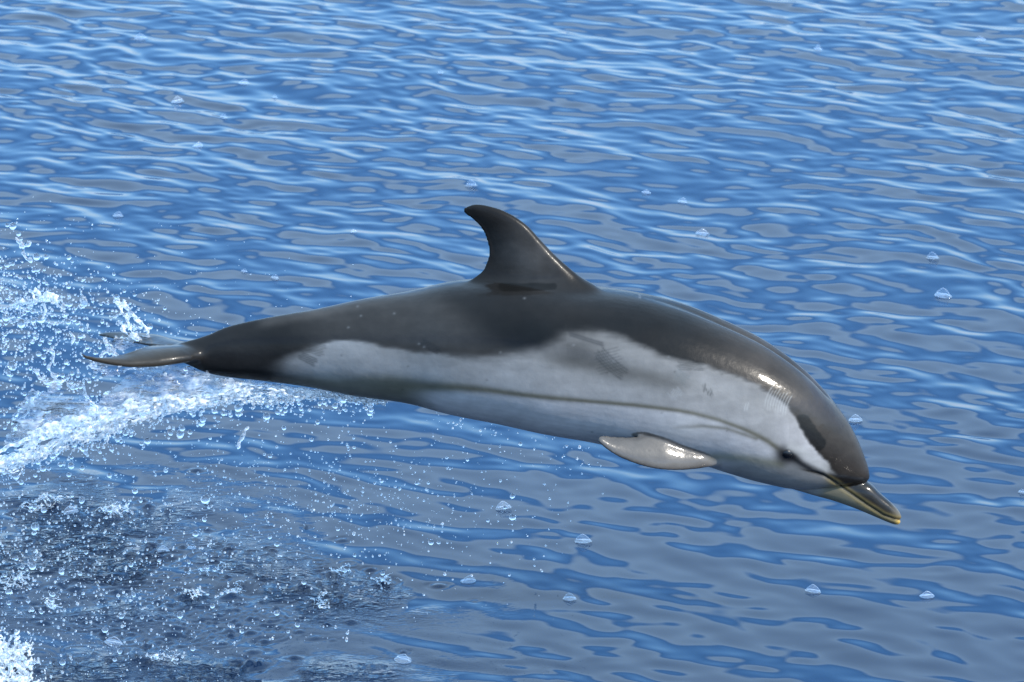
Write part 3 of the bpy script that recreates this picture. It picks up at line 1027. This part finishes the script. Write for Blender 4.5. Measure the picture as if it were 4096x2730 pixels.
def lace(poly, n, length, r, ydep=0.0, yspread=0.03, direction=None, dspread=1.2, wob=0.006, on_sea=False):
    out_ = []
    for q in in_poly(poly, n):
        a = (direction if direction is not None else rng.random() * 6.28) + rng.normal(0, dspread)
        L = length * (0.4 + rng.random())
        e = q + L * np.array([math.cos(a), math.sin(a)])
        mdp = (q + e) / 2 + rng.normal(0, L * 0.2, 2)
        if on_sea:
            pts = []
            for p_ in (q, mdp, e):
                w = Wp(*p_); w[2] = sea_z(w[0], w[1]) + 0.004 + 0.02 * rng.random() * on_sea
                pts.append(w)
        else:
            y0 = ydep + rng.normal(0, yspread)
            pts = [P(*q, y0), P(*mdp, y0 + rng.normal(0, yspread * .4)), P(*e, y0 + rng.normal(0, yspread * .4))]
        rr = r * (0.5 + rng.random())
        out_.append(chain(pts, rr, rr * (0.4 + 0.8 * rng.random()), wob=wob, beads=0.7))
    return out_


def path(pts, r0, r1, y=0.0, **kw):
    return chain([P(p[0], p[1], y if len(p) < 3 else p[2]) for p in pts], r0, r1, **kw)


# --- froth band trailing from the belly
UP = [(1620, 1604), (1424, 1590), (1223, 1556), (1000, 1535), (860, 1545), (700, 1590), (600, 1600), (500, 1620), (400, 1640), (300, 1675), (200, 1695), (120, 1740), (0, 1800), (-120, 1850)]
LOW = [(1620, 1610), (1500, 1612), (1400, 1600), (1300, 1585), (1200, 1592), (1100, 1606), (1000, 1600), (900, 1606), (780, 1632), (700, 1640), (600, 1665), (500, 1690), (430, 1735), (330, 1760), (250, 1785), (150, 1830), (60, 1865), (0, 1878), (-120, 1930)]
ux = np.array(UP)[::-1]; lx = np.array(LOW)[::-1]
yU = lambda x: np.interp(x, ux[:, 0], ux[:, 1]); yL = lambda x: np.interp(x, lx[:, 0], lx[:, 1])
wakeY = lambda x: np.interp(x, [-100, 400, 900, 1600], [-0.10, -0.05, -0.01, 0.0])
bl = []


def flow(x, f, L, f_end, yd, r0, r1, wob, beads):
    q = []
    for k in range(4):
        t = k / 3
        xx = x - L * t; ff = f + (f_end - f) * t + rng.normal(0, .03)
        q.append(P(xx, yU(xx) + (yL(xx) - yU(xx)) * ff, yd + rng.normal(0, .003) + (wakeY(xx) - wakeY(x))))
    return chain(q, r0, r1, wob=wob, beads=beads)


for k in range(125):           # the body of the band, flowing along it
    x = -60 + 1620 * rng.random() ** 1.1
    f = rng.random()
    r = 0.0024 + 0.0034 * rng.random()
    if x > 1150: r *= 0.6
    bl.append(flow(x, f, 90 + 150 * rng.random(), np.clip(f + rng.normal(0, .25), 0, 1), wakeY(x) + rng.normal(0, 0.012), r, r * 0.6, 0.004, 0.5))
for k in range(230):           # thin torn threads
    x = -60 + 1620 * rng.random()
    f = 1.08 - 0.75 * rng.random() ** 1.5
    r = 0.0013 + 0.0014 * rng.random()
    bl.append(flow(x, f, 50 + 90 * rng.random(), f + rng.normal(0, .2), wakeY(x) + rng.normal(0, 0.018), r, r * 0.7, 0.007, 0.7))
for k in range(240):           # beads hanging from the lower fringe
    x = -100 + 1650 * rng.random()
    y = yL(x) + rng.normal(2, 7)
    c = P(x, y, wakeY(x) + rng.normal(0, .014))
    bl.append((c[None], np.array([0.0022 + 0.0045 * rng.random() ** 2])))
for k in range(46):            # smooth rounded lobes on the upper side of the band
    x = rng.uniform(150, 720); y = yU(x) + rng.uniform(-5, 40)
    bl.append(path([(x, y), (x - 30, y + rng.uniform(0, 20)), (x - 60, y + rng.uniform(10, 40))], 0.008, 0.005, wakeY(x), wob=0.003))
wake = liquid('wake_froth', bl, 0.0023, M_FROTH, 2, label='long white frothy wake streaming back from under the dolphin\'s belly', cat='splash')
wm = wake.data
wv = np.empty(len(wm.vertices) * 3, np.float32); wm.vertices.foreach_get('co', wv); wv = wv.reshape(-1, 3).astype(float)
wno = np.empty(len(wm.vertices) * 3, np.float32); wm.vertices.foreach_get('normal', wno); wno = wno.reshape(-1, 3).astype(float)
fl_u = wv[:, 0] * 0.93 + wv[:, 2] * 0.36; fl_v = -wv[:, 0] * 0.36 + wv[:, 2] * 0.93
wv += wno * (0.0026 * fbm(fl_u * 45, fl_v * 130, wv[:, 1] * 130, 71, 3))[:, None]
wm.vertices.foreach_set('co', wv.astype(np.float32).ravel()); wm.update()

# --- thin clear sheets of water
def film(name, poly, ydep, res, hole, seed, **kw):
    poly = np.asarray(poly, float)
    lo, hi = poly.min(0), poly.max(0)
    nx_, ny_ = int((hi[0] - lo[0]) / res) + 2, int((hi[1] - lo[1]) / res) + 2
    gx_, gy_ = np.meshgrid(lo[0] + res * np.arange(nx_), lo[1] + res * np.arange(ny_))
    dep = ydep(gx_, gy_) + 0.030 * fbm(gx_ / 130, gy_ / 130, 0, seed, 3) + 0.006 * fbm(gx_ / 22 + gy_ / 40, gy_ / 22, 0, seed + 3, 2)
    V_ = P(gx_.ravel(), gy_.ravel(), dep.ravel())
    jx_ = gx_ + 22 * fbm(gx_ / 40, gy_ / 40, 0, seed + 5, 3); jy_ = gy_ + 22 * fbm(gx_ / 40, gy_ / 40, 0, seed + 6, 3)
    keep = inside([tuple(p) for p in poly], jx_.ravel(), jy_.ravel()) & (fbm(gx_ / 70, gy_ / 70, 0, seed + 7, 3).ravel() > hole)
    id_ = np.arange(nx_ * ny_).reshape(ny_, nx_)
    F_ = np.stack([id_[:-1, :-1], id_[:-1, 1:], id_[1:, 1:], id_[1:, :-1]], -1).reshape(-1, 4)
    F_ = F_[keep[F_].all(1)]
    me_ = mesh_from(name, V_, F_)
    b_ = bmesh.new(); b_.from_mesh(me_)
    bmesh.ops.delete(b_, geom=[v for v in b_.verts if not v.link_faces], context='VERTS')
    b_.to_mesh(me_); b_.free()
    return link(name, me_, M_FILM, **kw)


film('water_sheet', [(330, 1690), (420, 1560), (520, 1480), (640, 1462), (730, 1448), (800, 1485), (880, 1507), (1010, 1520), (1230, 1552), (1420, 1590), (1300, 1590), (1000, 1575), (800, 1600), (600, 1640)],
     lambda a, b: np.interp(a, [300, 800, 1400], [-0.05, -0.01, 0.0]), 5, -0.75, 50, label='clear rippled sheet of water hanging between tail and frothy wake', cat='splash')
film('water_sheet', [(0, 1790), (60, 1640), (150, 1540), (230, 1520), (330, 1560), (390, 1640), (300, 1700), (120, 1770)],
     lambda a, b: -0.05 + 0 * a, 5, -0.30, 60, label='torn clear film of water behind the tail, full of droplets', cat='splash')
film('water_sheet', [(340, 1440), (420, 1462), (520, 1475), (600, 1470), (520, 1490), (440, 1505), (370, 1500)],
     lambda a, b: -0.19 + 0 * a, 4, -0.6, 70, label='pale narrow film of water pouring off under the near tail fluke', cat='splash')
film('water_sheet', [(560, 1350), (600, 1345), (640, 1362), (600, 1382), (500, 1400), (440, 1390), (470, 1340)],
     lambda a, b: 0.08 + 0 * a, 4, -0.4, 80, label='thin film of water sliding off the far tail fluke', cat='splash')

# --- torn strands around the tail
bl = lace([(395, 1250), (455, 1200), (505, 1185), (600, 1330), (612, 1375), (545, 1385), (430, 1335)], 150, 42, 0.0015, 0.10, 0.04)
bl += [path([(455, 1205), (500, 1225), (540, 1270), (585, 1320), (605, 1365)], 0.005, 0.004, 0.10), path([(470, 1210), (495, 1250), (520, 1310), (560, 1365)], 0.004, 0.003, 0.08),
       path([(480, 1320), (530, 1345), (575, 1370)], 0.005, 0.004, 0.08), path([(430, 1240), (425, 1290), (450, 1340)], 0.004, 0.003, 0.1)]
liquid('tail_splash', bl, 0.0026, M_FROTH, 1, whole=True, label='dense white lacy splash thrown up off the far tail fluke', cat='splash')
bl = lace([(40, 1195), (120, 1180), (235, 1165), (245, 1215), (150, 1235), (60, 1232)], 70, 36, 0.0030, 0.05, 0.03)
bl += [path([(60, 1215), (110, 1205), (170, 1200), (235, 1185)], 0.004, 0.004, 0.05), path([(150, 1165), (170, 1195), (200, 1200), (230, 1180)], 0.005, 0.004, 0.05), path([(170, 1200), (180, 1250), (165, 1280)], 0.004, 0.003, 0.05)]
liquid('tail_splash', bl, 0.0026, M_FROTH, 1, whole=True, label='ragged white clump of spray hanging behind the tail', cat='splash')
STR = [
    ('curled forked strand of water above the tail spray', [[(55, 955), (72, 968), (88, 980), (94, 1010), (104, 1035), (116, 1046)], [(88, 980), (108, 984), (124, 976)]], 0.005, 0.0045, -0.02),
    ('looping strand of water rising from tail spray beside a big blob', [[(333, 1100), (343, 1125), (338, 1150), (328, 1180), (342, 1215), (330, 1240)], [(318, 1195), (322, 1215), (334, 1235)]], 0.0045, 0.004, 0.02),
    ('thin strand of water pulled off the near fluke\'s tip', [[(283, 1335), (290, 1365), (300, 1395), (325, 1417)]], 0.0035, 0.003, -0.24),
    ('short beaded strand of water falling well below the tail stock', [[(985, 1712), (970, 1735), (955, 1765), (940, 1795), (915, 1822)]], 0.0045, 0.0055, -0.06),
    ('lacy water draining over the near fluke\'s trailing edge', [[(405, 1428), (425, 1395), (420, 1350)], [(425, 1345), (445, 1385), (470, 1422)], [(410, 1420), (440, 1415), (472, 1424)], [(430, 1370), (450, 1400), (445, 1420)]], 0.004, 0.003, -0.1),
    ('zigzag strand of water below the near fluke', [[(340, 1440), (345, 1480), (325, 1510), (345, 1560), (340, 1600)], [(345, 1480), (375, 1500), (410, 1500)], [(340, 1570), (360, 1605), (388, 1640), (380, 1668)]], 0.0034, 0.003, -0.1),
    ('drooping strand of water at the torn film\'s upper edge', [[(195, 1450), (215, 1510), (255, 1530), (300, 1560)]], 0.0034, 0.003, -0.08),
    ('short hooked strand with a blob on its end behind the tail', [[(150, 1480), (165, 1520), (195, 1535), (225, 1525)]], 0.0045, 0.003, -0.1),
    ('strand of water dropping behind the near fluke\'s tip, knotted with beads', [[(205, 1400), (210, 1440), (200, 1470), (225, 1500)]], 0.0040, 0.0032, -0.06),
    ('long thin strand edging the torn film behind the tail', [[(150, 1570), (135, 1600), (112, 1650), (60, 1680)]], 0.0035, 0.003, -0.06),
    ('pair of stringy strands rising from the froth band under the fluke', [[(500, 1620), (530, 1580), (560, 1540), (575, 1520)], [(520, 1622), (555, 1570), (575, 1522)], [(545, 1480), (575, 1500), (574, 1522)]], 0.0026, 0.0022, -0.05),
    ('little strand of water between tail stock and froth band', [[(660, 1500), (668, 1540), (690, 1560)]], 0.0026, 0.0022, -0.05),
]
for lab, paths_, r0, r1, yd in STR:
    liquid('water_strand', [path(p, r0, r1, yd, wob=0.006, beads=0.7) for p in paths_], 0.0020, M_STRAND, 2, whole=True, label=lab, cat='splash', group='strands of water round the tail')

# --- churned water on the sea
bl = lace([(-60, 2610), (40, 2585), (90, 2610), (115, 2660), (125, 2760), (-60, 2760)], 190, 34, 0.0019, on_sea=1.3)
bl += lace([(-60, 2560), (60, 2535), (130, 2590), (170, 2690), (170, 2760), (-60, 2760)], 170, 26, 0.0017, on_sea=1.2)
liquid('foam_heap', bl, 0.0028, M_FROTH, 1, label='bright white heap of foam on the churned water', cat='foam')
CROWN = [
    ([(1490, 2322), (1575, 2318), (1570, 2335), (1500, 2334)], 26, 'isolated little crown of water standing up ahead of the churned patch'),
    ([(1300, 2285), (1370, 2280), (1360, 2298), (1310, 2300)], 22, 'small dark crown of water just behind the isolated crown'),
    ([(370, 2050), (470, 2025), (520, 2045), (440, 2062)], 70, 'broad white torn ridge of water at the far edge of the churned patch'),
    ([(60, 2010), (220, 1985), (260, 2015), (120, 2035)], 60, 'long torn ridge of water under the falling wake'),
    ([(880, 2375), (960, 2345), (970, 2365), (900, 2390)], 34, 'white lipped splash in the middle of the churned patch'),
    ([(725, 2385), (800, 2380), (790, 2400), (730, 2400)], 24, 'low curling splash left beside the white lipped splash'),
    ([(1230, 2410), (1285, 2400), (1290, 2440), (1250, 2455)], 28, 'ragged splash with dark face at the churned patch\'s right end'),
    ([(590, 2640), (690, 2625), (680, 2650), (600, 2655)], 34, 'flat splash with a bright lip near the foam heap'),
    ([(150, 2395), (215, 2390), (210, 2420), (160, 2425)], 26, 'upright spiky splash amid the churned water'),
    ([(770, 2295), (880, 2290), (870, 2310), (780, 2312)], 24, 'row of tiny splashes on the darker churned water'),
    ([(-20, 2330), (90, 2310), (100, 2350), (-20, 2360)], 45, 'white frothy ridge above the foam heap'),
]
for poly_, n_, lab in CROWN:
    liquid('splash_crown', lace(poly_, int(n_ * 0.6), 34, 0.0015, direction=0.0, dspread=0.35, on_sea=0.45), 0.0016, M_STRAND, 1, label=lab, cat='splash', group='small splashes on the churned water')

# --- droplets
def drop_fields():
    q = []
    def add(x, y, med, sig, lo=2.2, hi=34, ymin=-0.35, ymax=0.40):
        n = len(x)
        d = np.clip(np.exp(rng.normal(math.log(med), sig, n)), lo, hi)
        yw = Wp(x, y)[:, 1]
        a = np.maximum(ymin, yw - 0.9); b = np.minimum(ymax, yw - 0.03)
        dep = a + (b - a) * rng.random(n)
        q.append(np.stack([x, y, dep, d], -1))
    n = 1500                                                    # spray behind the tail
    x = np.abs(rng.normal(0, 330, n)); y = rng.normal(1240 + 0.12 * x, 130)
    k = (y > 860 + 0.45 * x) & (y < 1560); add(x[k], y[k], 6.5, .5)
    n = 420
    x = rng.uniform(0, 420, n); y = rng.uniform(1440, 1800, n); add(x, y, 7, .5)
    n = 260                                                     # sparse outliers
    x = np.abs(rng.normal(0, 700, n)); y = rng.uniform(700, 1400, n); k = y > 760 + 0.2 * x; add(x[k], y[k], 3.6, .4)
    n = 650                                                     # thrown off the froth band
    x = rng.uniform(0, 1500, n); y = yL(x) + np.abs(rng.normal(0, 45, n)); add(x, y, 7.0, .55, ymin=-0.2, ymax=0.15)
    n = 1700                                                    # rain under the wake
    x = np.abs(rng.normal(0, 850, n)); y = rng.uniform(1700, 2730, n)
    k = (x < 2350) & (y > yL(np.minimum(x, 1600)) + 15) & (y < 2750 - 0.12 * x); add(x[k], y[k], 5.6, .55)
    n = 900
    x = rng.normal(1350, 480, n); y = rng.normal(2000, 140, n)
    k = (x > 500) & (x < 2350) & (y > 1690 + 0.10 * np.maximum(x - 1500, 0)) & (y < 2330); add(x[k], y[k], 5.2, .5)
    n = 1000                                                    # over the churned water
    x = np.abs(rng.normal(300, 450, n)); y = rng.normal(2280, 190, n); k = (y > 1980) & (y < 2735); add(x[k], y[k], 5.0, .55, ymin=-.5)
    n = 90                                                      # dripping from the belly
    x = rng.uniform(1700, 2420, n); y = np.interp(x, [1700, 2400], [1640, 1790]) + np.abs(rng.normal(0, 70, n)); add(x, y, 5.5, .4, ymin=-.1, ymax=.1)
    return np.vstack(q)


D = drop_fields()
HAND = [(52, 905, 0.0, 34), (85, 1295, -.1, 34), (1840 * .4464, 1340 * .4464 + 1400, -.1, 34), (1830 * .4464, 1520 * .4464 + 1400, -.1, 22), (540, 1965, -.15, 22), (400, 1645, -.05, 16), (680, 1730, -.1, 22),
        (760, 1729, -.1, 20), (590, 1765, -.1, 30), (2050, 2070, 0, 26), (2050, 1985, 0, 20), (1527, 1925, 0, 16), (420, 2520, -.2, 24), (130, 2265, -.2, 30), (245, 2285, -.2, 28), (250, 2650, -.3, 26), (720, 2460, -.3, 26), (480, 2605, -.3, 22)]
D = np.vstack([np.array(HAND), D])
pos = P(D[:, 0], D[:, 1], D[:, 2])
dist_cam = np.linalg.norm(pos - CAM, axis=1)
rad = D[:, 3] * SC * dist_cam / 2
ok = pos[:, 2] > rad + 0.012
D, pos, rad = D[ok], pos[ok], rad[ok]
order = np.argsort(-rad)
big, small = order[:300], order[300:]
st_all = 1 + rng.normal(0, 0.10, (len(D), 3)); st_all[:, 2] += 0.06
# keep a few odd teardrop shapes
odd = rng.random(len(D)) < 0.07
st_all[odd, 2] *= 1.5
me_big = []
for k in range(6):
    v, f = ICO3 if k < 2 else ICO2
    nn_ = 1 + 0.09 * fbm(v[:, 0] * 1.4 + k * 9, v[:, 1] * 1.4, v[:, 2] * 1.4, 90 + k, 2)
    me_big.append(mesh_from('droplet', v * nn_[:, None], f))
for j, i in enumerate(big):
    px_, py_ = D[i, 0], D[i, 1]
    if py_ < 1560:
        lab, grp = 'large clear droplet flung up around the dolphin\'s tail', 'droplets flung up around the tail'
    elif py_ < 2150:
        lab, grp = 'large clear droplet falling below the frothy wake', 'droplets falling below the wake'
    else:
        lab, grp = 'large clear droplet above the dark churned water', 'droplets above the churned water'
    if odd[i]:
        lab = lab.replace('large clear', 'stretched clear')
    elif j < 40:
        lab = lab.replace('large clear', 'extra large round clear')
    o = link('droplet', me_big[j % 6], M_DROP, label=lab, cat='droplet', group=grp)
    o.location = pos[i]
    o.scale = st_all[i] * rad[i]
    o.rotation_euler = (rng.normal(0, .4), rng.normal(0, .4), rng.random() * 6.28)
me = spheres_mesh('spray', pos[small], rad[small], ICO1 if True else ICO2, st_all[small])
link('spray', me, M_SPRAY, label='fine spray of tiny droplets around tail, wake and churned water', cat='spray', kind='stuff')

# droplets clinging to the dolphin
# ------------------------------------------------------------------ floating sail jellyfish
def jelly_meshes(seed):
    r_ = np.random.default_rng(seed)
    nr, na = 9, 40
    th_ = np.arange(na) / na * 2 * math.pi
    V_, F_ = [], []
    ell = 0.72 + 0.1 * r_.random()
    for i in range(nr):
        q = i / (nr - 1)
        z = 0.16 * (1 - q ** 2) + 0.005 * math.cos(q * 22) + (0.03 if i == nr - 1 else 0)
        wav = 1 + 0.03 * np.sin(th_ * 5 + seed)
        V_ += [((q * math.cos(t)) * wav[j], q * ell * math.sin(t) * wav[j], z) for j, t in enumerate(th_)] if i else [(0, 0, 0.16)] * 0 + [(0.001 * math.cos(t), 0.001 * math.sin(t), 0.16) for t in th_]
    for i in range(nr - 1):
        for j in range(na):
            k = (j + 1) % na
            F_.append((i * na + j, i * na + k, (i + 1) * na + k, (i + 1) * na + j))
    top = np.array(V_)
    bot = top.copy(); bot[:, 2] = -0.06 * (1 - (bot[:, 0] ** 2 + (bot[:, 1] / ell) ** 2)) - 0.02
    n0 = len(top)
    F_ += [(b_ + n0, a_ + n0, d_ + n0, c_ + n0) for a_, b_, c_, d_ in F_]
    e0 = (nr - 1) * na
    for j in range(na):
        k = (j + 1) % na
        F_.append((e0 + j, e0 + n0 + j, e0 + n0 + k, e0 + k))
    fm = mesh_from('float', np.vstack([top, bot]), F_)
    # sail: upright rounded triangle on the diagonal
    ns, nh = 25, 9
    u = np.linspace(-0.86, 0.86, ns)
    pk = r_.uniform(-0.15, 0.2)
    hgt = 0.56 * np.clip(1 - np.abs((u - pk) / np.where(u > pk, 0.90 - pk, 0.90 + pk)) ** 1.35, 0, 1) + 0.015
    SV = []
    for s_, in ((0.018,), (-0.018,)):
        for a_ in range(nh):
            for j in range(ns):
                SV.append((u[j], 0.10 * math.sin(u[j] * 3.2) + s_ * (1 - 0.5 * a_ / (nh - 1)) + 0.05 * (a_ / (nh - 1)) ** 2, 0.10 + hgt[j] * a_ / (nh - 1)))
    SV = np.array(SV)
    SF = []
    m0 = nh * ns
    for a_ in range(nh - 1):
        for j in range(ns - 1):
            q = a_ * ns + j
            SF.append((q, q + 1, q + ns + 1, q + ns)); SF.append((q + m0 + ns, q + m0 + ns + 1, q + m0 + 1, q + m0))
    for j in range(ns - 1):
        q = (nh - 1) * ns + j
        SF.append((q, q + 1, q + 1 + m0, q + m0)); SF.append((j + m0, j + 1 + m0, j + 1, j))
    sm_ = mesh_from('sail', SV, SF)
    # thickened pale rim along the sail's crest and along its foot
    rim_pts = [np.stack([u, 0.10 * np.sin(u * 3.2) + 0.05, 0.10 + hgt], -1), np.stack([u, 0.10 * np.sin(u * 3.2), np.full(ns, 0.15)], -1)]
    out_ = [fm, sm_]
    for kk, rp in enumerate(rim_pts):
        RR = []
        for j in range(ns):
            tg = rp[min(j + 1, ns - 1)] - rp[max(j - 1, 0)]; tg /= np.linalg.norm(tg)
            e1 = np.cross(tg, (0, 1, 0)); e1 /= np.linalg.norm(e1); e2 = np.cross(tg, e1)
            rr_ = (0.022 if kk == 0 else 0.045) * (1 - 0.5 * abs(u[j]))
            a8 = np.arange(8) / 8 * 6.2832
            RR.append(rp[j] + rr_ * (np.cos(a8)[:, None] * e1 + np.sin(a8)[:, None] * e2))
        V8, F8 = rings_to_mesh(np.array(RR))
        mm = bpy.data.meshes.new('sail_rim'); mm.from_pydata([tuple(x) for x in V8], [], [tuple(x) for x in F8]); mm.polygons.foreach_set('use_smooth', np.ones(len(mm.polygons), bool)); mm.update()
        out_.append(mm)
    return out_


JM = [jelly_meshes(k) for k in range(4)]
G_FAR = 'clear sail jellyfish adrift on the rippled blue water beyond the dolphin'
G_NEAR = 'clear sail jellyfish adrift on the smooth grey water in front of the dolphin'
JEL = [  # x, y in the 2353-pixel view, width px, label
    (323, 91, 34, G_FAR), (560, 193, 27, G_FAR), (408, 235, 34, G_FAR), (514, 272, 25, G_FAR), (631, 223, 18, 'tiny clear jellyfish scrap adrift beyond the dolphin\'s tail, smallest of its cluster'), (455, 335, 28, G_FAR),
    (1012, 169, 18, G_FAR), (1880, 116, 30, G_FAR), (2252, 92, 30, G_FAR), (271, 497, 28, 'clear sail jellyfish adrift just above the tail\'s flying spray'), (1083, 434, 36, 'clear sail jellyfish floating just beyond the tip of the dorsal fin'),
    (813, 539, 20, 'clear sail jellyfish on grey water between tail splash and dorsal fin'), (1485, 445, 24, 'little crooked clear jellyfish on water beyond the dolphin\'s shoulders'), (1568, 467, 26, G_FAR), (1614, 538, 36, G_FAR),
    (2143, 594, 36, G_FAR), (2167, 683, 48, 'widest flat clear jellyfish, drifting beyond the dolphin\'s head'), (561, 629, 18, 'faint clear jellyfish just beyond the middle of the tail stock'), (632, 642, 22, 'clear sail jellyfish close beyond the dolphin\'s tail stock'),
    (1966, 968, 36, 'clear sail jellyfish peeping out beside the dolphin\'s forehead'), (1340, 1244, 46, G_NEAR), (1076, 1337, 40, G_NEAR), (1309, 1382, 36, G_NEAR), (1868, 1364, 42, G_NEAR), (2130, 1376, 38, G_NEAR), (926, 1517, 50, G_NEAR),
    (1157, 1172, 42, 'clear sail jellyfish among falling droplets below the belly'), (2349, 1132, 22, 'clear jellyfish out ahead of the dolphin\'s beak, cut by the picture edge'),
    (375, 1270, 34, 'clear sail jellyfish tilted up behind the dark churned water'), (441, 1266, 22, 'narrow clear jellyfish beside the tilted one on churned water'), (162, 1174, 44, 'clear round jellyfish lifted on the churned water under the wake'), (262, 1480, 50, 'bluish sail jellyfish near the white foam heap'),
]
for i, (x, y, w, lab) in enumerate(JEL):
    lab_ok = lab.replace(', cut by the picture edge', '')
    c = Wp(x * TW / 2353, y * TW / 2353)
    dcam = np.linalg.norm(c - CAM)
    s_ = 0.9 * w * TW / 2353 * SC * dcam / 2
    root = bpy.data.objects.new('sail_jellyfish', None)
    COL.objects.link(root)
    root.empty_display_size = 0.02
    root.location = (c[0], c[1], sea_z(c[0], c[1]) + 0.003)
    root.rotation_euler = (rng.normal(0, .08), rng.normal(0, .08), math.radians(-25) + rng.normal(0, 0.35))
    root.scale = (s_, s_, s_ * (0.95 + 0.35 * rng.random()))
    root['label'] = lab_ok; root['category'] = 'jellyfish'
    root['group'] = 'sail jellyfish adrift on the sea'
    ms = JM[i % 4]
    link('float', ms[0], M_JELLY, root)
    so = link('sail', ms[1], M_JELLY, root)
    link('sail_rim', ms[2], M_RIM, so); link('sail_foot', ms[3], M_RIM, so)
